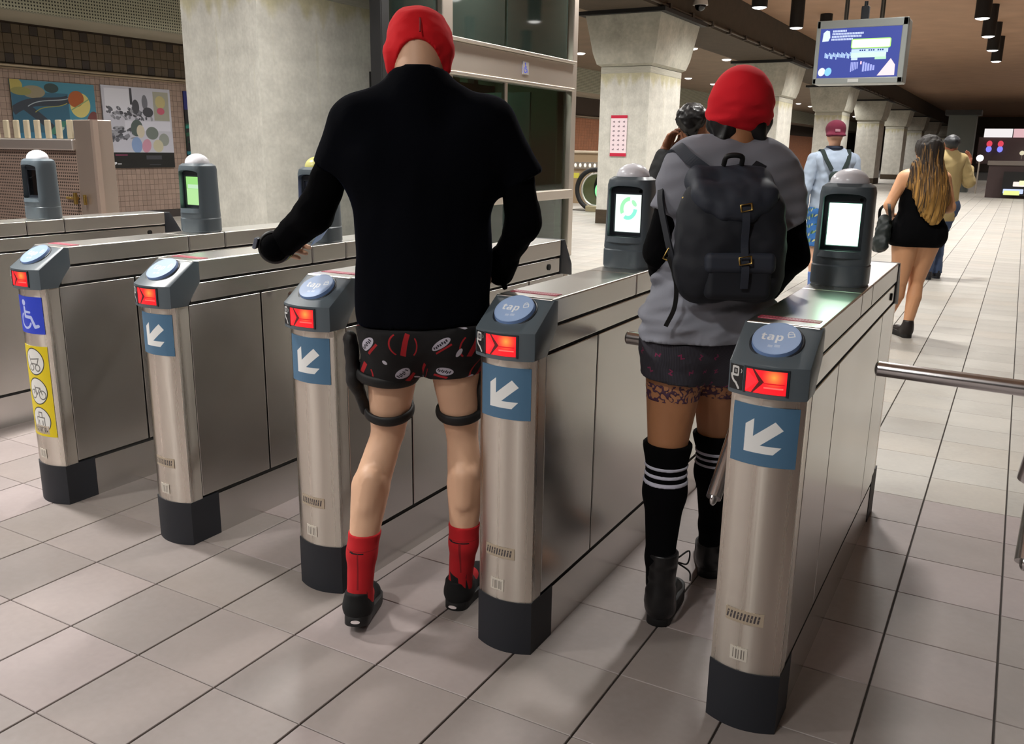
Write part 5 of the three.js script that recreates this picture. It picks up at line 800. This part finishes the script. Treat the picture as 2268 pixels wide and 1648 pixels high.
{
  // person in the maroon cap
  const t = person('person in backwards maroon cap, pale blue shirt, floral shorts and blue socks', 3.10, 9.2), S = skin(214, 168, 140);
  const head = headOf([0.13, 1.655, -0.02], [0.35, 0, -1], 1.0), leg = (x, zf) => [C([x, 0.82, 0], [x - 0.01, 0.47, -0.03 + zf], 0.09, 0.06, 0.04), C([x - 0.01, 0.47, -0.03 + zf], [x - 0.015, 0.34, zf], 0.052, 0.056, 0.03), C([x - 0.015, 0.34, zf], [x - 0.02, 0.08, zf * 1.1], 0.056, 0.036, 0.03)];
  const armL = [C([-0.07, 1.38, 0], [-0.135, 1.08, 0.02], 0.05, 0.042, 0.03), C([-0.135, 1.08, 0.02], [-0.1, 0.86, -0.08], 0.042, 0.03, 0.02)], armR = [C([0.34, 1.38, 0], [0.40, 1.08, 0.02], 0.05, 0.042, 0.03), C([0.40, 1.08, 0.02], [0.34, 0.88, -0.1], 0.042, 0.03, 0.02)];
  const hl = hand([-0.1, 0.86, -0.08], [0.1, -1, -0.2], [1, 0, 0.2], -1, 0.5, 1), hr = hand([0.34, 0.88, -0.1], [-0.1, -1, -0.2], [-1, 0, 0.2], 1, 0.5, 1);
  part('body', skinOf([...leg(0.03, 0.08), ...leg(0.21, -0.12), C([0.13, 0.9, 0], [0.135, 1.28, 0], 0.11, 0.12, 0.05, [1, 1, 0.75]), C([-0.02, 1.37, 0], [0.29, 1.37, 0], 0.05, 0.05, 0.05), ...armL, ...armR, C([0.132, 1.42, 0], [0.132, 1.6, -0.01], 0.058, 0.055, 0.04), ...head.P], 0.015, [[head.P, 0.008], [hl, 0.005], [hr, 0.005]]), S, t);
  const blue = cloth(156, 170, 188);
  part('shirt', garment([C([0.135, 0.86, 0], [0.135, 1.28, 0], 0.198, 0.19, 0.06, [1, 1, 0.72]), C([-0.01, 1.38, 0], [0.28, 1.38, 0], 0.085, 0.085, 0.06), C([0.08, 1.46, 0], [0.19, 1.46, 0], 0.055, 0.055, 0.05)], 0.011, { clips: [[0, -1, 0, -0.80]], wrinkle: fold(0.010, 9, 9, 9, 8) }), blue, t);
  part('sleeve', garment([C([-0.06, 1.39, 0], [-0.13, 1.10, 0.02], 0.07, 0.062, 0.05), C([-0.13, 1.10, 0.02], [-0.11, 0.93, -0.05], 0.062, 0.045, 0.03)], 0.011, { wrinkle: fold(0.008, 10, 14, 10, 1) }), blue, t); part('sleeve', garment([C([0.33, 1.39, 0], [0.4, 1.10, 0.02], 0.07, 0.062, 0.05), C([0.40, 1.10, 0.02], [0.35, 0.94, -0.07], 0.062, 0.045, 0.03)], 0.011, { wrinkle: fold(0.008, 10, 14, 10, 4) }), blue, t);
  part('neckband', new THREE.TorusGeometry(0.066, 0.02, 10, 28).rotateX(Math.PI / 2).translate(0.132, 1.505, 0), cloth(40, 48, 66), t);
  const floral = canvasTex(256, 256, (c) => { c.fillStyle = '#2a5c96'; c.fillRect(0, 0, 256, 256); for (let k = 0; k < 40; k++) { c.fillStyle = ['#6f8552', '#1c4470', '#a3a676', '#33608a', '#284c34'][k % 5]; c.beginPath(); c.ellipse((k * 83) % 256, (k * 57) % 256, 22, 9, k, 0, 7); c.fill(); } }); floral.wrapS = floral.wrapT = THREE.RepeatWrapping; floral.repeat.set(4, 4);
  part('shorts', garment([C([0.05, 0.86, 0], [0.2, 0.86, 0], 0.125, 0.125, 0.05), C([0.03, 0.8, 0], [0.015, 0.5, 0.05], 0.105, 0.10, 0.03), C([0.21, 0.8, 0], [0.205, 0.5, -0.14], 0.105, 0.10, 0.03)], 0.011, { clips: [[0, -1, 0, -0.52], [0, 1, 0, 0.92]] }), cloth(255, 255, 255, { map: floral, sheen: 0 }), t);
  const maroon = cloth(92, 16, 42), cap = part('cap', garment([E([0.13, 1.69, -0.01], [0.098, 0.088, 0.112], 0.03), C([0.06, 1.625, 0.065], [0.16, 1.62, 0.085], 0.045, 0.045, 0.05, [1, 0.5, 1.2])], 0.008, { clips: [[0, -1, 0.1, -1.61]] }), maroon, t);
  part('patch', new RoundedBoxGeometry(0.05, 0.028, 0.006, 2, 0.002).rotateX(-0.25).translate(0.112, 1.672, 0.102), std(rgb(150, 110, 120), 0.6), cap);
  for (const l of [leg(0.03, 0.08), leg(0.21, -0.12)]) part('sock', garment(l, 0.009, { grow: 0.005, clips: [[0, 1, 0, 0.26], [0, -1, 0, -0.06]] }), cloth(90, 118, 178), t);
  for (const p of [[0.01, 0, 0.13], [0.19, 0, -0.09]]) { const s = place(part('shoe', upperGeo, std(rgb(188, 190, 200), 0.6), t), p, 0, 0); part('sole', soleLow, std(rgb(210, 210, 212), 0.6), s); }
  const b = thing('harness_backpack', 'dark green strapped backpack on the pale blue shirt', 'backpack', t.position.toArray(), YAW), dg = cloth(30, 42, 40);
  for (const s of [-1, 1]) part('shoulder_strap', strap([[0.135 + s * 0.14, 1.43, -0.07], [0.135 + s * 0.135, 1.485, 0.02], [0.135 + s * 0.115, 1.40, 0.105], [0.135 + s * 0.06, 1.29, 0.15]], 0.04, 0.01, 30, [1, 0, 0]), dg, b);
  part('bag_body', garment([C([0.10, 1.22, 0.18], [0.17, 1.22, 0.18], 0.06, 0.06, 0.05), C([0.06, 0.98, 0.18], [0.21, 0.98, 0.18], 0.07, 0.07, 0.08)], 0.01, { wrinkle: fold(0.008, 10, 10, 10, 2) }), dg, b);
}
{
  // dark haired person with glasses
  const t = person('person with short black hair and glasses just behind the red hood', 1.08, 5.3), S = skin(150, 98, 68);
  const H = headOf([-0.05, 1.605, 0], [0.72, -0.05, -0.7], 1.0), armL = [C([-0.16, 1.39, 0], [-0.27, 1.2, 0.02], 0.052, 0.045, 0.03), C([-0.27, 1.2, 0.02], [-0.195, 1.46, -0.06], 0.043, 0.03, 0.02)], armR = [C([0.14, 1.39, 0], [0.2, 1.1, 0.02], 0.052, 0.045, 0.03), C([0.2, 1.1, 0.02], [0.12, 0.95, -0.16], 0.043, 0.03, 0.02)];
  const leg = (x, zf) => [C([x, 0.84, 0], [x, 0.46, -0.03 + zf], 0.09, 0.06, 0.04), C([x, 0.46, -0.03 + zf], [x, 0.08, zf], 0.056, 0.04, 0.03)];
  const hl = hand([-0.195, 1.46, -0.06], [0.35, 0.85, 0.1], [0.6, -0.2, 0.6], 1, 0.7, 1), hr = hand([0.12, 0.95, -0.16], [0, -0.8, -0.5], [-1, 0, 0], 1, 0.5, 1);
  part('body', skinOf([...leg(-0.12, 0.08), ...leg(0.06, -0.1), C([-0.02, 0.9, 0], [-0.02, 1.28, 0], 0.10, 0.11, 0.05, [1, 1, 0.75]), C([-0.14, 1.37, 0], [0.11, 1.37, 0], 0.05, 0.05, 0.05), ...armL, ...armR, C([-0.03, 1.42, 0], [-0.05, 1.55, 0], 0.055, 0.052, 0.04), ...H.P], 0.014, [[H.P, 0.006], [hl, 0.004], [hr, 0.005]]), S, t);
  part('hair', garment([E([-0.063, 1.635, 0.012], [0.090, 0.088, 0.098], 0.03), C([-0.085, 1.585, 0.06], [-0.07, 1.555, 0.055], 0.04, 0.03, 0.03)], 0.007, { cuts: [E(H.at(0, -0.035, 0.095), [0.075, 0.07, 0.075], 0.01)], wrinkle: fold(0.008, 34, 34, 34, 2) }), std(rgb(16, 15, 16), 0.4), t);
  const jm = cloth(8, 8, 10, { sheen: 0.08 });
  part('jacket', garment([C([-0.02, 0.86, 0], [-0.02, 1.28, 0], 0.175, 0.175, 0.06, [1, 1, 0.75]), C([-0.14, 1.38, 0], [0.11, 1.38, 0], 0.08, 0.08, 0.06), C([-0.06, 1.46, 0], [0.02, 1.46, 0], 0.05, 0.05, 0.05)], 0.011, { clips: [[0, -1, 0, -0.82]], wrinkle: fold(0.008, 9, 9, 9, 4) }), jm, t);
  part('jacket_sleeve', garment([C([-0.16, 1.39, 0], [-0.275, 1.2, 0.02], 0.07, 0.064, 0.05), C([-0.275, 1.2, 0.02], [-0.21, 1.42, -0.05], 0.06, 0.045, 0.03)], 0.01, { wrinkle: fold(0.006, 12, 12, 12, 4) }), jm, t); part('jacket_sleeve', garment([C([0.14, 1.39, 0], [0.2, 1.1, 0.02], 0.07, 0.06, 0.05), C([0.2, 1.1, 0.02], [0.13, 0.97, -0.14], 0.06, 0.045, 0.03)], 0.01), jm, t);
  part('trousers', garment([...leg(-0.12, 0.08), ...leg(0.06, -0.1)], 0.012, { grow: 0.016, clips: [[0, -1, 0, -0.05]] }), cloth(30, 30, 36), t);
  const gl = part('glasses', merge([...[-1, 1].map((e) => { const f = unit([0.72, -0.05, -0.7]); return new THREE.TorusGeometry(0.024, 0.0022, 6, 24).applyQuaternion(new THREE.Quaternion().setFromUnitVectors(new THREE.Vector3(0, 0, 1), new THREE.Vector3(...f))).translate(...H.at(e * 0.032, 0.004, 0.104)); }), ...[-1, 1].map((e) => rod(H.at(e * 0.056, 0.01, 0.1), H.at(e * 0.082, 0.012, 0.0), 0.002)), rod(H.at(-0.008, 0.008, 0.108), H.at(0.008, 0.008, 0.108), 0.002)]), std(rgb(30, 28, 28), 0.3), t);
  for (const e of [-1, 1]) part('eye', new THREE.SphereGeometry(0.011, 14, 10).translate(...H.at(e * 0.03, 0.004, 0.084)), std(rgb(214, 208, 200), 0.2), t);
  for (const [p, rx] of [[[-0.12, 0, 0.12], 0], [[0.06, 0, -0.06], 0]]) { const s = place(part('shoe', upperGeo, std(rgb(24, 24, 26), 0.6), t), p, rx, 0); part('sole', soleLow, rubber, s); }
}
renderer.render(scene, camera);
